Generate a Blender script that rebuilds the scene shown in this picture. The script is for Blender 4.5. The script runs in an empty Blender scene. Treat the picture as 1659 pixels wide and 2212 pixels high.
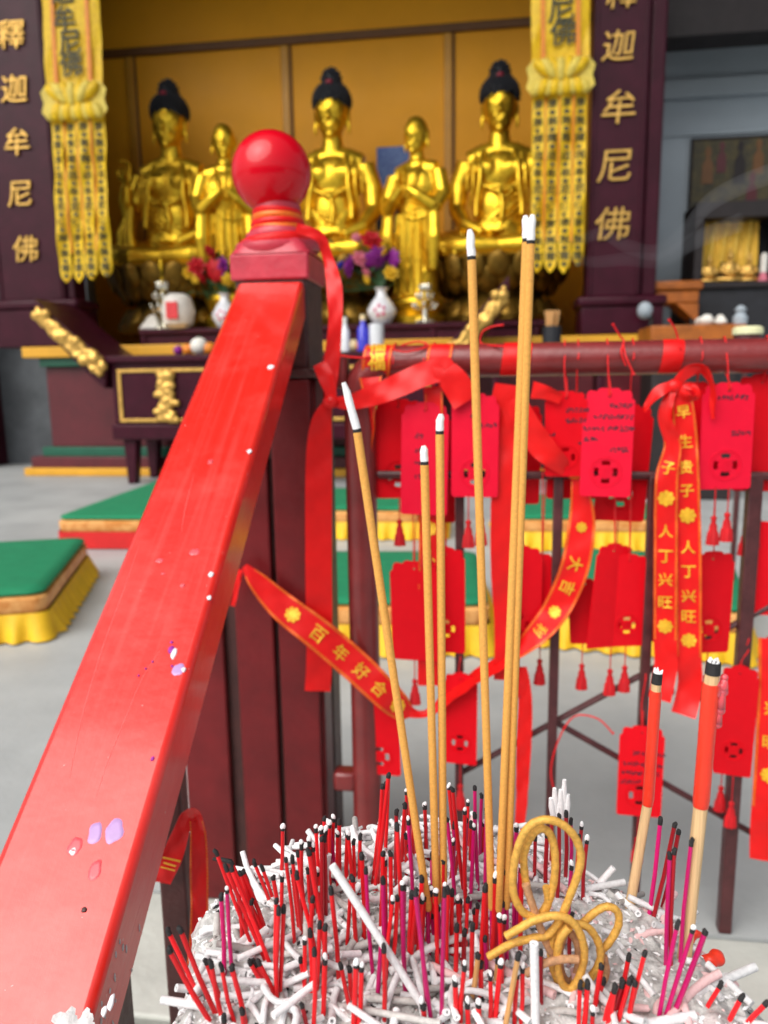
import bpy, bmesh, math, random
import numpy as np
from mathutils import Vector, Matrix, noise as mnoise

random.seed(7)
R = math.radians
scene = bpy.context.scene
C = scene.collection

# ------------------------------------------------------------------ camera
FPX, W0, H0 = 1660.0, 1659.0, 2212.0          # focal length in pixels of a 1659 x 2212 picture
PITCH, ROLL, CAMZ = R(10.0), R(0.85), 1.05
CAM = Vector((0, 0, CAMZ))
_f = Vector((0, math.cos(PITCH), -math.sin(PITCH)))
_u0 = Vector((0, math.sin(PITCH), math.cos(PITCH)))
_r0 = Vector((1, 0, 0))
_r = _r0 * math.cos(ROLL) - _u0 * math.sin(ROLL)
_u = _u0 * math.cos(ROLL) + _r0 * math.sin(ROLL)
cd = bpy.data.cameras.new('camera')
cam = bpy.data.objects.new('camera', cd)
C.objects.link(cam)
cam.matrix_world = Matrix(((_r.x, _u.x, -_f.x, CAM.x), (_r.y, _u.y, -_f.y, CAM.y), (_r.z, _u.z, -_f.z, CAM.z), (0, 0, 0, 1)))
cd.sensor_fit = 'VERTICAL'
cd.sensor_height = 36.0
cd.lens = 36.0 * FPX / H0
cd.clip_start, cd.clip_end = 0.01, 500
cd.dof.use_dof = True
cd.dof.focus_distance = 0.47
cd.dof.aperture_fstop = 8.5
scene.camera = cam

# ------------------------------------------------------------------ sky, sun, exposure
SUN_EL, SUN_AZ = R(48), R(220)                 # azimuth measured clockwise from +Y: behind the camera
world = bpy.data.worlds.new('World')
scene.world = world
world.use_nodes = True
nt = world.node_tree
bg = nt.nodes['Background']
sky = nt.nodes.new('ShaderNodeTexSky')
sky.sky_type = 'NISHITA'
sky.sun_disc = False
sky.sun_elevation = SUN_EL
sky.sun_rotation = SUN_AZ
sky.air_density, sky.dust_density, sky.ozone_density = 1.0, 4.0, 0.6
hs = nt.nodes.new('ShaderNodeHueSaturation')   # thin overcast: a paler sky
hs.inputs['Saturation'].default_value = 0.35
nt.links.new(sky.outputs[0], hs.inputs['Color'])
nt.links.new(hs.outputs[0], bg.inputs[0])
bg.inputs[1].default_value = 0.07
sd = bpy.data.lights.new('sun', 'SUN')
sd.energy, sd.angle, sd.color = 1.5, R(62), (1.0, 0.96, 0.90)
sun = bpy.data.objects.new('sun', sd)
C.objects.link(sun)
_sd = Vector((math.sin(SUN_AZ) * math.cos(SUN_EL), math.cos(SUN_AZ) * math.cos(SUN_EL), math.sin(SUN_EL)))
sun.rotation_euler = (-_sd).to_track_quat('-Z', 'Y').to_euler()
vs = scene.view_settings
vs.view_transform, vs.look, vs.gamma, vs.use_curve_mapping = 'Standard', 'None', 1.0, False
vs.exposure = 0.97
scene.cycles.use_denoising = True
scene.cycles.max_bounces = 8
scene.cycles.sample_clamp_indirect = 6.0

# ------------------------------------------------------------------ pixel -> direction, and the planes a thing touches
TH = R(8.0)                                    # the temple's front is turned 8 degrees to the view
def ray(x, y):
    return _r * ((x - W0 / 2) / FPX) + _u * ((H0 / 2 - y) / FPX) + _f
def P(x, y, d): return CAM + ray(x, y) * d
def onZ(x, y, z):
    r = ray(x, y); return CAM + r * ((z - CAM.z) / r.z)
def onY(x, y, Y):
    r = ray(x, y); return CAM + r * (Y / r.y)
NV = Vector((math.sin(TH), math.cos(TH), 0)); NU = Vector((math.cos(TH), -math.sin(TH), 0))
def toT(p): return Vector((p.dot(NU), p.dot(NV), p.z))
def fromT(q): return NU * q[0] + NV * q[1] + Vector((0, 0, q[2]))
def onV(x, y, v):                              # temple frame (u across, v away, z up)
    r = ray(x, y); return toT(CAM + r * ((v - CAM.dot(NV)) / r.dot(NV)))
def floorV(x, y): return toT(onZ(x, y, 0))

# ------------------------------------------------------------------ materials
MATS = {}
def mat(name, col, rough=0.5, metal=0.0, var=0.12, scale=14.0, bump=0.0, bscale=60.0, col2=None, obvar=0.0, transl=0.0, coat=0.0, spec=0.5, croug=0.15, sharp=None, detail=5, emit=None, stretch=None, subsurf=0.0):
    m = bpy.data.materials.new(name); m.use_nodes = True; MATS[name] = m
    t = m.node_tree; N, L = t.nodes, t.links
    b = N['Principled BSDF']
    tc = N.new('ShaderNodeTexCoord'); src = tc.outputs['Object']
    if stretch:
        mp = N.new('ShaderNodeMapping'); mp.inputs['Scale'].default_value = stretch
        L.new(src, mp.inputs[0]); src = mp.outputs[0]
    nz = N.new('ShaderNodeTexNoise'); nz.inputs['Scale'].default_value = scale; nz.inputs['Detail'].default_value = detail
    nz.inputs['Roughness'].default_value = 0.6
    L.new(src, nz.inputs['Vector'])
    cr = N.new('ShaderNodeValToRGB')
    lo, hi = sharp or (0.3, 0.7)
    cr.color_ramp.elements[0].position, cr.color_ramp.elements[1].position = lo, hi
    c1 = col2 if col2 else tuple(c * (1 - var) for c in col)
    c0 = col if col2 else tuple(min(1, c * (1 + var)) for c in col)
    cr.color_ramp.elements[0].color = (*c1, 1); cr.color_ramp.elements[1].color = (*c0, 1)
    L.new(nz.outputs['Fac'], cr.inputs[0])
    out = cr.outputs[0]
    if obvar:
        oi = N.new('ShaderNodeObjectInfo'); h = N.new('ShaderNodeHueSaturation')
        mr = N.new('ShaderNodeMapRange'); mr.inputs[3].default_value = 1 - obvar; mr.inputs[4].default_value = 1 + obvar * 0.5
        L.new(oi.outputs['Random'], mr.inputs[0]); L.new(mr.outputs[0], h.inputs['Value']); L.new(out, h.inputs['Color']); out = h.outputs[0]
    L.new(out, b.inputs['Base Color'])
    b.inputs['Roughness'].default_value = rough; b.inputs['Metallic'].default_value = metal
    b.inputs['Specular IOR Level'].default_value = spec
    b.inputs['Coat Weight'].default_value = coat; b.inputs['Coat Roughness'].default_value = croug
    if subsurf: b.inputs['Subsurface Weight'].default_value = subsurf; b.inputs['Subsurface Scale'].default_value = 0.003
    if rough > 0.05:
        r2 = N.new('ShaderNodeMapRange'); r2.inputs[3].default_value = rough * 0.8; r2.inputs[4].default_value = min(1, rough * 1.2)
        n3 = N.new('ShaderNodeTexNoise'); n3.inputs['Scale'].default_value = scale * 2.3; L.new(src, n3.inputs['Vector'])
        L.new(n3.outputs['Fac'], r2.inputs[0]); L.new(r2.outputs[0], b.inputs['Roughness'])
    if bump:
        n2 = N.new('ShaderNodeTexNoise'); n2.inputs['Scale'].default_value = bscale; n2.inputs['Detail'].default_value = 6
        L.new(src, n2.inputs['Vector'])
        bp = N.new('ShaderNodeBump'); bp.inputs['Strength'].default_value = bump; bp.inputs['Distance'].default_value = 0.6 / bscale
        L.new(n2.outputs['Fac'], bp.inputs['Height']); L.new(bp.outputs[0], b.inputs['Normal'])
    if transl:
        tr = N.new('ShaderNodeBsdfTranslucent'); mx = N.new('ShaderNodeMixShader'); mx.inputs[0].default_value = transl
        L.new(out, tr.inputs[0]); L.new(b.outputs[0], mx.inputs[1]); L.new(tr.outputs[0], mx.inputs[2])
        L.new(mx.outputs[0], N['Material Output'].inputs[0])
    if emit:
        b.inputs['Emission Color'].default_value = (*emit[:3], 1); b.inputs['Emission Strength'].default_value = emit[3]
    return m

mat('rail_red', (0.74, 0.016, 0.008), 0.26, var=0.12, scale=5, bump=0.07, bscale=45, coat=0.72, spec=0.5, croug=0.12)
mat('post_red', (0.125, 0.007, 0.009), 0.36, var=0.3, scale=9, spec=0.35, bump=0.12, bscale=60)
mat('post_brown', (0.060, 0.016, 0.014), 0.45, var=0.3, scale=22, bump=0.25, bscale=120)
mat('cap_pink', (0.50, 0.035, 0.06), 0.35, var=0.2, scale=18, bump=0.12, bscale=90)
mat('ball_red', (0.62, 0.001, 0.012), 0.3, var=0.05, scale=8, coat=0.6, croug=0.12, spec=0.1)
mat('ribbon_red', (0.86, 0.010, 0.010), 0.38, var=0.05, scale=30, transl=0.22, bump=0.05, bscale=400, spec=0.4)
mat('ribbon_gold', (0.95, 0.50, 0.03), 0.4, metal=0.3, var=0.15, scale=200)
mat('ribbon_orange', (0.92, 0.17, 0.015), 0.4, metal=0.2, var=0.25, scale=300)
mat('pipe_red', (0.19, 0.020, 0.020), 0.33, var=0.25, scale=14, bump=0.12, bscale=80, coat=0.2)
mat('bar_brown', (0.075, 0.018, 0.020), 0.4, var=0.3, scale=40, bump=0.15, bscale=150)
mat('card_red', (0.86, 0.004, 0.014), 0.4, var=0.05, scale=20, transl=0.22, obvar=0.12, spec=0.2)
mat('card_pink', (0.84, 0.005, 0.036), 0.38, var=0.05, scale=20, transl=0.12, spec=0.3)
mat('ink', (0.03, 0.012, 0.03), 0.6)
mat('cord_red', (0.78, 0.008, 0.012), 0.6, var=0.2, scale=300, transl=0.1)
mat('tassel_red', (0.62, 0.004, 0.010), 0.7, var=0.35, scale=200, stretch=(1, 1, 0.05), transl=0.1)
mat('stick_yellow', (0.74, 0.36, 0.075), 0.85, var=0.13, scale=900, bump=0.25, bscale=1500)
mat('stick_red', (0.80, 0.010, 0.016), 0.42, var=0.2, scale=250, stretch=(1, 1, 0.1), obvar=0.25, bump=0.1, bscale=900)
mat('stick_dark', (0.40, 0.006, 0.014), 0.45, var=0.25, scale=250, stretch=(1, 1, 0.1), obvar=0.25)
mat('stick_magenta', (0.58, 0.004, 0.14), 0.42, var=0.18, scale=250, stretch=(1, 1, 0.1), obvar=0.2)
mat('stick_tan', (0.62, 0.33, 0.12), 0.7, var=0.2, scale=300, stretch=(1, 1, 0.1))
mat('char', (0.018, 0.017, 0.018), 0.8, var=0.5, scale=500, bump=0.5, bscale=1500)
mat('ash_white', (0.78, 0.78, 0.79), 0.95, var=0.14, scale=350, bump=0.5, bscale=900, obvar=0.22)
mat('ash_tip', (0.86, 0.86, 0.87), 0.95, var=0.06, scale=500, bump=0.6, bscale=1200)
mat('ash_pink', (0.75, 0.50, 0.50), 0.9, var=0.1, scale=500, bump=0.4, bscale=900)
mat('ash_grey', (0.48, 0.46, 0.44), 0.95, var=0.2, scale=300, bump=0.5, bscale=900, obvar=0.3)
mat('bamboo', (0.70, 0.47, 0.24), 0.6, var=0.28, scale=500, stretch=(1, 1, 0.03), bump=0.3, bscale=500)
mat('wax_red', (0.80, 0.045, 0.018), 0.35, var=0.08, scale=80, subsurf=0.3, bump=0.1, bscale=300)
mat('wax_pink', (0.75, 0.10, 0.12), 0.3, var=0.1, scale=100, subsurf=0.4)
mat('coil_gold', (0.72, 0.40, 0.075), 0.6, metal=0.25, var=0.25, scale=500, bump=0.6, bscale=1200)
mat('coil_brown', (0.52, 0.28, 0.14), 0.75, metal=0.1, var=0.25, scale=500, bump=0.6, bscale=1200)
mat('wax_white', (0.80, 0.76, 0.80), 0.4, var=0.08, scale=100)
mat('wax_lilac', (0.46, 0.28, 0.56), 0.35, var=0.08, scale=100)
mat('paint_pale', (0.78, 0.15, 0.14), 0.4, var=0.2, scale=60)
mat('wax_purple', (0.30, 0.015, 0.30), 0.5, var=0.3, scale=300)
mat('plaster', (0.62, 0.60, 0.60), 0.9, var=0.2, scale=60, bump=0.8, bscale=90)
mat('concrete', (0.46, 0.48, 0.48), 0.5, col2=(0.31, 0.325, 0.33), scale=1.7, sharp=(0.25, 0.66), bump=0.12, bscale=40, detail=12)
mat('stone_pale', (0.48, 0.49, 0.45), 0.8, var=0.15, scale=5, bump=0.2, bscale=60, detail=8)
mat('stone_dark', (0.085, 0.095, 0.105), 0.6, var=0.35, scale=3, bump=0.1, bscale=30)
mat('gold', (0.86, 0.54, 0.035), 0.33, metal=0.9, var=0.2, scale=9, bump=0.10, bscale=45)
mat('gold_dull', (0.66, 0.40, 0.10), 0.42, metal=0.75, var=0.25, scale=25, bump=0.2, bscale=60)
mat('gold_shaded', (0.20, 0.11, 0.014), 0.42, metal=0.8, var=0.35, scale=14, bump=0.15, bscale=40)  # throne gilding, its colour darkened to stand for the shade below the statues
mat('hair_black', (0.008, 0.010, 0.016), 0.55, var=0.4, scale=40)
mat('ruby', (0.28, 0.01, 0.03), 0.3)
mat('wall_ochre', (0.86, 0.38, 0.014), 0.5, spec=0.25, var=0.05, scale=1.5, bump=0.02, bscale=12)
mat('trim_ochre', (0.60, 0.28, 0.02), 0.45, var=0.08, scale=4)
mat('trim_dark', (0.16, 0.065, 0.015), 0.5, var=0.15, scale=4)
mat('wood_dark', (0.014, 0.009, 0.010), 0.6, var=0.3, scale=6)
mat('lacquer', (0.045, 0.005, 0.014), 0.34, var=0.25, scale=5, spec=0.22, bump=0.02, bscale=15)
mat('lacquer_red', (0.10, 0.010, 0.016), 0.35, var=0.2, scale=6)
mat('green_paint', (0.006, 0.10, 0.055), 0.4, var=0.15, scale=6)
mat('yellow_paint', (0.72, 0.36, 0.02), 0.45, var=0.1, scale=6)
mat('banner_yellow', (0.95, 0.58, 0.004), 0.5, var=0.16, scale=18, transl=0.12, bump=0.2, bscale=25)
mat('banner_pale', (0.80, 0.62, 0.10), 0.55, var=0.18, scale=14, transl=0.1, bump=0.3, bscale=40)
mat('banner_orange', (0.78, 0.25, 0.02), 0.5, var=0.15, scale=20)
mat('banner_ink', (0.05, 0.05, 0.02), 0.6)
mat('green_velvet', (0.005, 0.20, 0.085), 0.85, var=0.10, scale=9, bump=0.1, bscale=60)
mat('brocade', (0.80, 0.40, 0.13), 0.5, var=0.3, scale=16, sharp=(0.40, 0.58), col2=(0.64, 0.24, 0.05), bump=0.15, bscale=40)
mat('skirt_yellow', (0.86, 0.52, 0.012), 0.6, var=0.10, scale=9, transl=0.1)
mat('skirt_red', (0.60, 0.01, 0.01), 0.6, var=0.1, scale=9)
mat('wall_grey', (0.36, 0.42, 0.47), 0.6, var=0.05, scale=2)
mat('blue_screen', (0.02, 0.06, 0.28), 0.3, col2=(0.10, 0.20, 0.45), scale=22)
mat('painting', (0.11, 0.085, 0.025), 0.6, col2=(0.025, 0.025, 0.02), scale=9)
mat('gold_cloth', (0.78, 0.50, 0.07), 0.5, var=0.15, scale=10)
mat('black_cloth', (0.012, 0.013, 0.018), 0.6, var=0.3, scale=8)
mat('orange_wood', (0.36, 0.10, 0.010), 0.45, var=0.3, scale=9)
mat('porcelain', (0.78, 0.80, 0.84), 0.18, var=0.03, scale=10, coat=0.4)
mat('porcelain_pink', (0.62, 0.08, 0.22), 0.3)
mat('glass_clear', (0.85, 0.83, 0.70), 0.07, metal=0.8, var=0.1, scale=20, coat=0.5)
mat('glass_blue', (0.03, 0.03, 0.55), 0.1, var=0.1, scale=20, coat=0.5)
mat('flower_red', (0.55, 0.006, 0.015), 0.6, var=0.25, scale=30, transl=0.15)
mat('flower_purple', (0.25, 0.012, 0.26), 0.6, var=0.25, scale=30, transl=0.15)
mat('flower_pink', (0.75, 0.20, 0.28), 0.6, var=0.25, scale=30, transl=0.15)
mat('flower_yellow', (0.80, 0.50, 0.02), 0.6, var=0.25, scale=30, transl=0.15)
mat('flower_blue', (0.02, 0.03, 0.60), 0.6, var=0.25, scale=30, transl=0.15)
mat('leaf_green', (0.03, 0.09, 0.03), 0.5, var=0.35, scale=30, transl=0.15)
mat('fruit_orange', (0.80, 0.25, 0.02), 0.5, var=0.15, scale=15)
mat('fruit_pale', (0.78, 0.62, 0.35), 0.5, var=0.15, scale=15)
mat('paper_white', (0.78, 0.76, 0.70), 0.7, var=0.08, scale=15)
mat('paper_red', (0.75, 0.05, 0.06), 0.6, var=0.1, scale=15)
mat('iron', (0.035, 0.030, 0.028), 0.55, metal=0.6, var=0.3, scale=12, bump=0.2, bscale=60)
mat('roof_wood', (0.05, 0.022, 0.016), 0.6, var=0.3, scale=4)
mat('bulb_cap', (0.75, 0.75, 0.45), 0.4)

def streaks(m, axes, col_hi, col_lo):                      # brush marks, scuffs and worn edges running along a beam
    t = m.node_tree; N, L = t.nodes, t.links; b = N['Principled BSDF']
    tc = N.new('ShaderNodeTexCoord'); cb = N.new('ShaderNodeCombineXYZ')
    for i, (ax, sc) in enumerate(axes):
        d = N.new('ShaderNodeVectorMath'); d.operation = 'DOT_PRODUCT'; d.inputs[1].default_value = tuple(ax * sc)
        L.new(tc.outputs['Object'], d.inputs[0]); L.new(d.outputs['Value'], cb.inputs[i])
    base = b.inputs['Base Color'].links[0].from_socket
    def layer(src, scale, lo, hi, amt, col, detail=8, rough=0.65):
        n = N.new('ShaderNodeTexNoise'); n.inputs['Scale'].default_value = scale; n.inputs['Detail'].default_value = detail; n.inputs['Roughness'].default_value = rough
        L.new(src, n.inputs['Vector'])
        r = N.new('ShaderNodeMapRange'); r.inputs[1].default_value, r.inputs[2].default_value, r.inputs[4].default_value = lo, hi, amt
        L.new(n.outputs['Fac'], r.inputs[0])
        x = N.new('ShaderNodeMix'); x.data_type = 'RGBA'; x.inputs['B'].default_value = (*col, 1)
        L.new(r.outputs[0], x.inputs['Factor']); return x, n
    x1, n1 = layer(cb.outputs[0], 1.0, .50, .72, .32, col_hi)
    x2, n2 = layer(cb.outputs[0], 2.3, .55, .75, .22, col_lo)
    x3, n3 = layer(tc.outputs['Object'], 160, .72, .78, .8, (.72, .62, .60), 3)
    x4, n4 = layer(tc.outputs['Object'], 9, .50, .68, .35, col_hi)
    L.new(base, x1.inputs['A']); L.new(x1.outputs['Result'], x2.inputs['A']); L.new(x2.outputs['Result'], x4.inputs['A']); L.new(x4.outputs['Result'], x3.inputs['A']); L.new(x3.outputs['Result'], b.inputs['Base Color'])
    bp = N.new('ShaderNodeBump'); bp.inputs['Strength'].default_value = .22; bp.inputs['Distance'].default_value = .0012
    L.new(n1.outputs['Fac'], bp.inputs['Height'])
    if b.inputs['Normal'].links: L.new(b.inputs['Normal'].links[0].from_socket, bp.inputs['Normal'])
    L.new(bp.outputs[0], b.inputs['Normal'])
    rr = N.new('ShaderNodeMapRange'); rr.inputs[3].default_value, rr.inputs[4].default_value = .16, .50
    L.new(n1.outputs['Fac'], rr.inputs[0]); L.new(rr.outputs[0], b.inputs['Roughness'])

# ------------------------------------------------------------------ mesh builder and object helpers
class MB:
    def __init__(s): s.V, s.F = [], []
    def add(s, V, F):
        k = len(s.V); s.V += [tuple(v) for v in V]; s.F += [tuple(i + k for i in f) for f in F]; return s
    def box(s, x0, x1, y0, y1, z0, z1):
        V = [(x, y, z) for z in (z0, z1) for y in (y0, y1) for x in (x0, x1)]
        return s.add(V, [(0, 2, 3, 1), (4, 5, 7, 6), (0, 1, 5, 4), (2, 6, 7, 3), (0, 4, 6, 2), (1, 3, 7, 5)])
    def hexa(s, c):                                        # eight corners, ordered like box
        return s.add(c, [(0, 2, 3, 1), (4, 5, 7, 6), (0, 1, 5, 4), (2, 6, 7, 3), (0, 4, 6, 2), (1, 3, 7, 5)])
    def prism(s, poly, y0, y1):                            # polygon in x,z extruded along y
        n = len(poly); V = [(x, y0, z) for x, z in poly] + [(x, y1, z) for x, z in poly]
        return s.add(V, [tuple(range(n)), tuple(range(2 * n - 1, n - 1, -1))] + [(i, i + n, (i + 1) % n + n, (i + 1) % n) for i in range(n)])
    def tube(s, pts, rad, n=8, flat=1.0, hollow=0.0):
        pts = [Vector(p) for p in pts]; m = len(pts)
        rad = rad if hasattr(rad, '__len__') else [rad] * m
        t = [(pts[min(i + 1, m - 1)] - pts[max(i - 1, 0)]).normalized() for i in range(m)]
        a = Vector((0, 0, 1)) if abs(t[0].z) < 0.9 else Vector((1, 0, 0))
        nrm = (a - t[0] * a.dot(t[0])).normalized(); V = []
        for i in range(m):
            nrm = (nrm - t[i] * nrm.dot(t[i])).normalized(); bn = t[i].cross(nrm)
            for k in range(n):
                an = 2 * math.pi * k / n
                V.append(pts[i] + nrm * (math.cos(an) * rad[i]) + bn * (math.sin(an) * rad[i] * flat))
        F = [(i * n + k, i * n + (k + 1) % n, (i + 1) * n + (k + 1) % n, (i + 1) * n + k) for i in range(m - 1) for k in range(n)]
        if hollow:                                         # open ends with a sunk bore
            for e, sg in ((0, 1), (m - 1, -1)):
                b0 = len(V)
                for k in range(n): V.append(pts[e].lerp(Vector(V[e * n + k]), hollow))
                for k in range(n): V.append(Vector(V[b0 + k]) + t[e] * (sg * rad[e] * 1.6))
                for k in range(n):
                    q = (k + 1) % n
                    if sg > 0: F += [(e * n + q, e * n + k, b0 + k, b0 + q), (b0 + q, b0 + k, b0 + n + k, b0 + n + q)]
                    else: F += [(e * n + k, e * n + q, b0 + q, b0 + k), (b0 + k, b0 + q, b0 + n + q, b0 + n + k)]
                F.append(tuple(range(b0 + n, b0 + 2 * n)) if sg < 0 else tuple(range(b0 + 2 * n - 1, b0 + n - 1, -1)))
        else:
            F += [tuple(range(n - 1, -1, -1)), tuple(range((m - 1) * n, m * n))]
        return s.add(V, F)
    def lathe(s, prof, c=(0, 0, 0), n=24):
        V = [(c[0] + r * math.cos(2 * math.pi * k / n), c[1] + r * math.sin(2 * math.pi * k / n), c[2] + z) for r, z in prof for k in range(n)]
        m = len(prof)
        F = [(i * n + k, i * n + (k + 1) % n, (i + 1) * n + (k + 1) % n, (i + 1) * n + k) for i in range(m - 1) for k in range(n)]
        F += [tuple(range(n - 1, -1, -1)), tuple(range((m - 1) * n, m * n))]
        return s.add(V, F)
    def ell(s, c, r, n=12, m=8, rot=None):
        c = Vector(c); V = []
        if not hasattr(r, '__len__'): r = (r, r, r)
        q = rot.to_matrix() if rot is not None and hasattr(rot, 'to_matrix') else rot
        def pt(x, y, z):
            p = Vector((x * r[0], y * r[1], z * r[2]))
            return c + (q @ p if q is not None else p)
        V.append(pt(0, 0, -1))
        for i in range(1, m):
            a = math.pi * i / m - math.pi / 2
            V += [pt(math.cos(a) * math.cos(2 * math.pi * k / n), math.cos(a) * math.sin(2 * math.pi * k / n), math.sin(a)) for k in range(n)]
        V.append(pt(0, 0, 1))
        F = [(0, 1 + (k + 1) % n, 1 + k) for k in range(n)]
        F += [(1 + i * n + k, 1 + i * n + (k + 1) % n, 1 + (i + 1) * n + (k + 1) % n, 1 + (i + 1) * n + k) for i in range(m - 2) for k in range(n)]
        e = 1 + (m - 1) * n
        F += [(e, e - n + k, e - n + (k + 1) % n) for k in range(n)]
        return s.add(V, F)
    def mesh(s, name, o=(0, 0, 0), smooth=35):
        me = bpy.data.meshes.new(name); o = Vector(o)
        me.from_pydata([(v[0] - o.x, v[1] - o.y, v[2] - o.z) for v in s.V], [], s.F); me.update()
        if smooth:
            me.polygons.foreach_set('use_smooth', [True] * len(me.polygons))
            if smooth < 170: me.set_sharp_from_angle(angle=R(smooth))
        return me

ORG = {}
def thing(name, label, cat, loc=(0, 0, 0), frame='T', group=None, rz=0.0):
    o = bpy.data.objects.new(name, None); o.empty_display_size = 0.05; C.objects.link(o)
    setup(o, label, cat, loc, frame, group, rz); return o
def setup(o, label, cat, loc, frame='T', group=None, rz=0.0, kind=None):
    o.location = fromT(loc) if frame == 'T' else Vector(loc)
    o.rotation_euler = (0, 0, (-TH if frame == 'T' else 0) + rz)
    if label: o['label'] = label
    if cat: o['category'] = cat
    if group: o['group'] = group
    if kind: o['kind'] = kind
    ORG[o.name] = Vector(loc)
def part(name, mb, m, parent, smooth=35, bevel=0.0, kind=None, label=None, local=False):
    root = parent
    while root.parent: root = root.parent
    me = mb.mesh(name, (0, 0, 0) if local else ORG[root.name], smooth) if isinstance(mb, MB) else mb
    o = bpy.data.objects.new(name, me); C.objects.link(o); o.parent = parent
    if not me.materials: me.materials.append(MATS[m])
    if bevel: bev(o, bevel)
    if kind: o['kind'] = kind
    if label: o['label'] = label
    return o
def single(name, mb, m, label, cat, loc=(0, 0, 0), frame='T', group=None, smooth=35, bevel=0.0, kind=None):
    o = bpy.data.objects.new(name, mb.mesh(name, loc, smooth)); C.objects.link(o)
    setup(o, label, cat, loc, frame, group, 0, kind); o.data.materials.append(MATS[m])
    if bevel: bev(o, bevel)
    return o
def structure(name, mb, m, frame='T', smooth=30, bevel=0.0):
    return single(name, mb, m, None, None, (0, 0, 0), frame, None, smooth, bevel, 'structure')
def bev(o, w, seg=2):
    b = o.modifiers.new('bevel', 'BEVEL'); b.width = w; b.segments = seg; b.limit_method = 'ANGLE'; b.angle_limit = R(40)
def twin(o, parent, matrix=None):                          # a copy that shares mesh data
    c = o.copy(); C.objects.link(c); c.parent = parent
    if matrix is not None: c.matrix_local = matrix
    return c

def spline(pts, k=6):                                      # Catmull-Rom through points of any dimension
    pts = [np.array(p, float) for p in pts]; out = []
    for i in range(len(pts) - 1):
        p0, p1, p2, p3 = pts[max(i - 1, 0)], pts[i], pts[i + 1], pts[min(i + 2, len(pts) - 1)]
        for j in range(k):
            t = j / k
            out.append(0.5 * ((2 * p1) + (-p0 + p2) * t + (2 * p0 - 5 * p1 + 4 * p2 - p3) * t * t + (-p0 + 3 * p1 - 3 * p2 + p3) * t ** 3))
    out.append(pts[-1]); return out

def remeshed(mb, voxel, name, smooth=4, sub=True):         # many solids fused into one continuous skin
    me = mb.mesh('tmp', (0, 0, 0), 0); o = bpy.data.objects.new('tmp', me); C.objects.link(o)
    r = o.modifiers.new('r', 'REMESH'); r.mode = 'VOXEL'; r.voxel_size = voxel
    if smooth:
        s = o.modifiers.new('s', 'SMOOTH'); s.iterations = smooth; s.factor = 0.5
    dg = bpy.context.evaluated_depsgraph_get()
    out = bpy.data.meshes.new_from_object(o.evaluated_get(dg)); out.name = name
    bpy.data.objects.remove(o); bpy.data.meshes.remove(me)
    out.polygons.foreach_set('use_smooth', [True] * len(out.polygons))
    return out

def fromcurve(cu, name):
    o = bpy.data.objects.new('tmp', cu); C.objects.link(o)
    dg = bpy.context.evaluated_depsgraph_get(); dg.update()
    me = bpy.data.meshes.new_from_object(o.evaluated_get(dg)); me.name = name
    bpy.data.objects.remove(o); return me
GLY = {}
def glyph(ch, bold=0.0):                                   # flat triangles of one character, centred, one unit high
    if (ch, bold) in GLY: return GLY[ch, bold]
    cu = bpy.data.curves.new('t', 'FONT'); cu.body = ch; cu.resolution_u = 3; cu.offset = bold
    me = fromcurve(cu, 't')
    V = np.array([v.co[:2] for v in me.vertices]); F = [tuple(p.vertices) for p in me.polygons]
    c = (V.max(0) + V.min(0)) / 2; h = (V.max(0) - V.min(0)).max()
    V = (V - c) / h; bpy.data.meshes.remove(me)
    GLY[ch, bold] = (V, F); return V, F
def relief(ch, size, depth, fn, bold=0.0, sides=True):     # a character as a raised solid; fn(x, y, h) -> point
    V, F = glyph(ch, bold); mb = MB()
    top = [fn(x * size, y * size, depth) for x, y in V]
    if not sides: return mb.add(top, F)
    n = len(V); bot = [fn(x * size, y * size, 0) for x, y in V]
    ec = {}
    for f in F:
        for i in range(len(f)):
            a, b = f[i], f[(i + 1) % len(f)]; ec[a, b] = ec.get((a, b), 0) + 1
    side = [(a, b, b + n, a + n) for (a, b) in ec if (b, a) not in ec]
    return mb.add(top + bot, F + [(s[1], s[0], s[3], s[2]) for s in side])
# ================================================================== THE SETTING
def rect(x0, y0, x1, y1, v):                               # pixel rectangle on the plane v -> u0, u1, z0, z1
    a, b = onV(x0, (y0 + y1) / 2, v), onV(x1, (y0 + y1) / 2, v); c = (x0 + x1) / 2
    return a.x, b.x, onV(c, y1, v).z, onV(c, y0, v).z
VJ = floorV(1640, 2032).y                                  # joint between paving and edge stone
LOW = -0.60
structure('ground', MB().add([(-200, -200, LOW), (200, -200, LOW), (200, 200, LOW), (-200, 200, LOW)], [(0, 1, 2, 3)]), 'concrete', 'W')
structure('platform_floor', MB().box(-9, 9, VJ + 0.006, 13, LOW + 0.004, 0), 'concrete')
es = structure('platform_edge', MB().box(-9, 9, VJ - 0.29, VJ + 0.004, LOW + 0.005, -0.012), 'stone_pale')
for k in range(14):                                        # edge stones, each laid on the platform edge
    u0 = -6.3 + k * 0.9
    part('edge_stone', MB().box(u0, u0 + 0.894, VJ - 0.30, VJ, -0.014, -0.002), 'stone_pale', es, bevel=0.004)
st = structure('stair', MB().box(-3.0, -0.42, VJ - 0.32, VJ - 0.304, LOW + 0.004, -0.02), 'stone_pale')
for k in range(3):
    part('step', MB().box(-3.0, -0.42, VJ - 0.32 - 0.26 * (k + 1), VJ - 0.322 - 0.26 * k, LOW + 0.004, -0.15 * (k + 1)), 'stone_pale', st, bevel=0.006)

structure('unseen_sky_blocker', MB().box(-14, 14, -10.4, -10, LOW + .004, 2.6), 'stone_dark')  # unseen wall added behind the camera to block glow from the low sky
VB, VC, VW = 8.0, 8.12, 10.5                               # altar base front, column front, back wall
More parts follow.
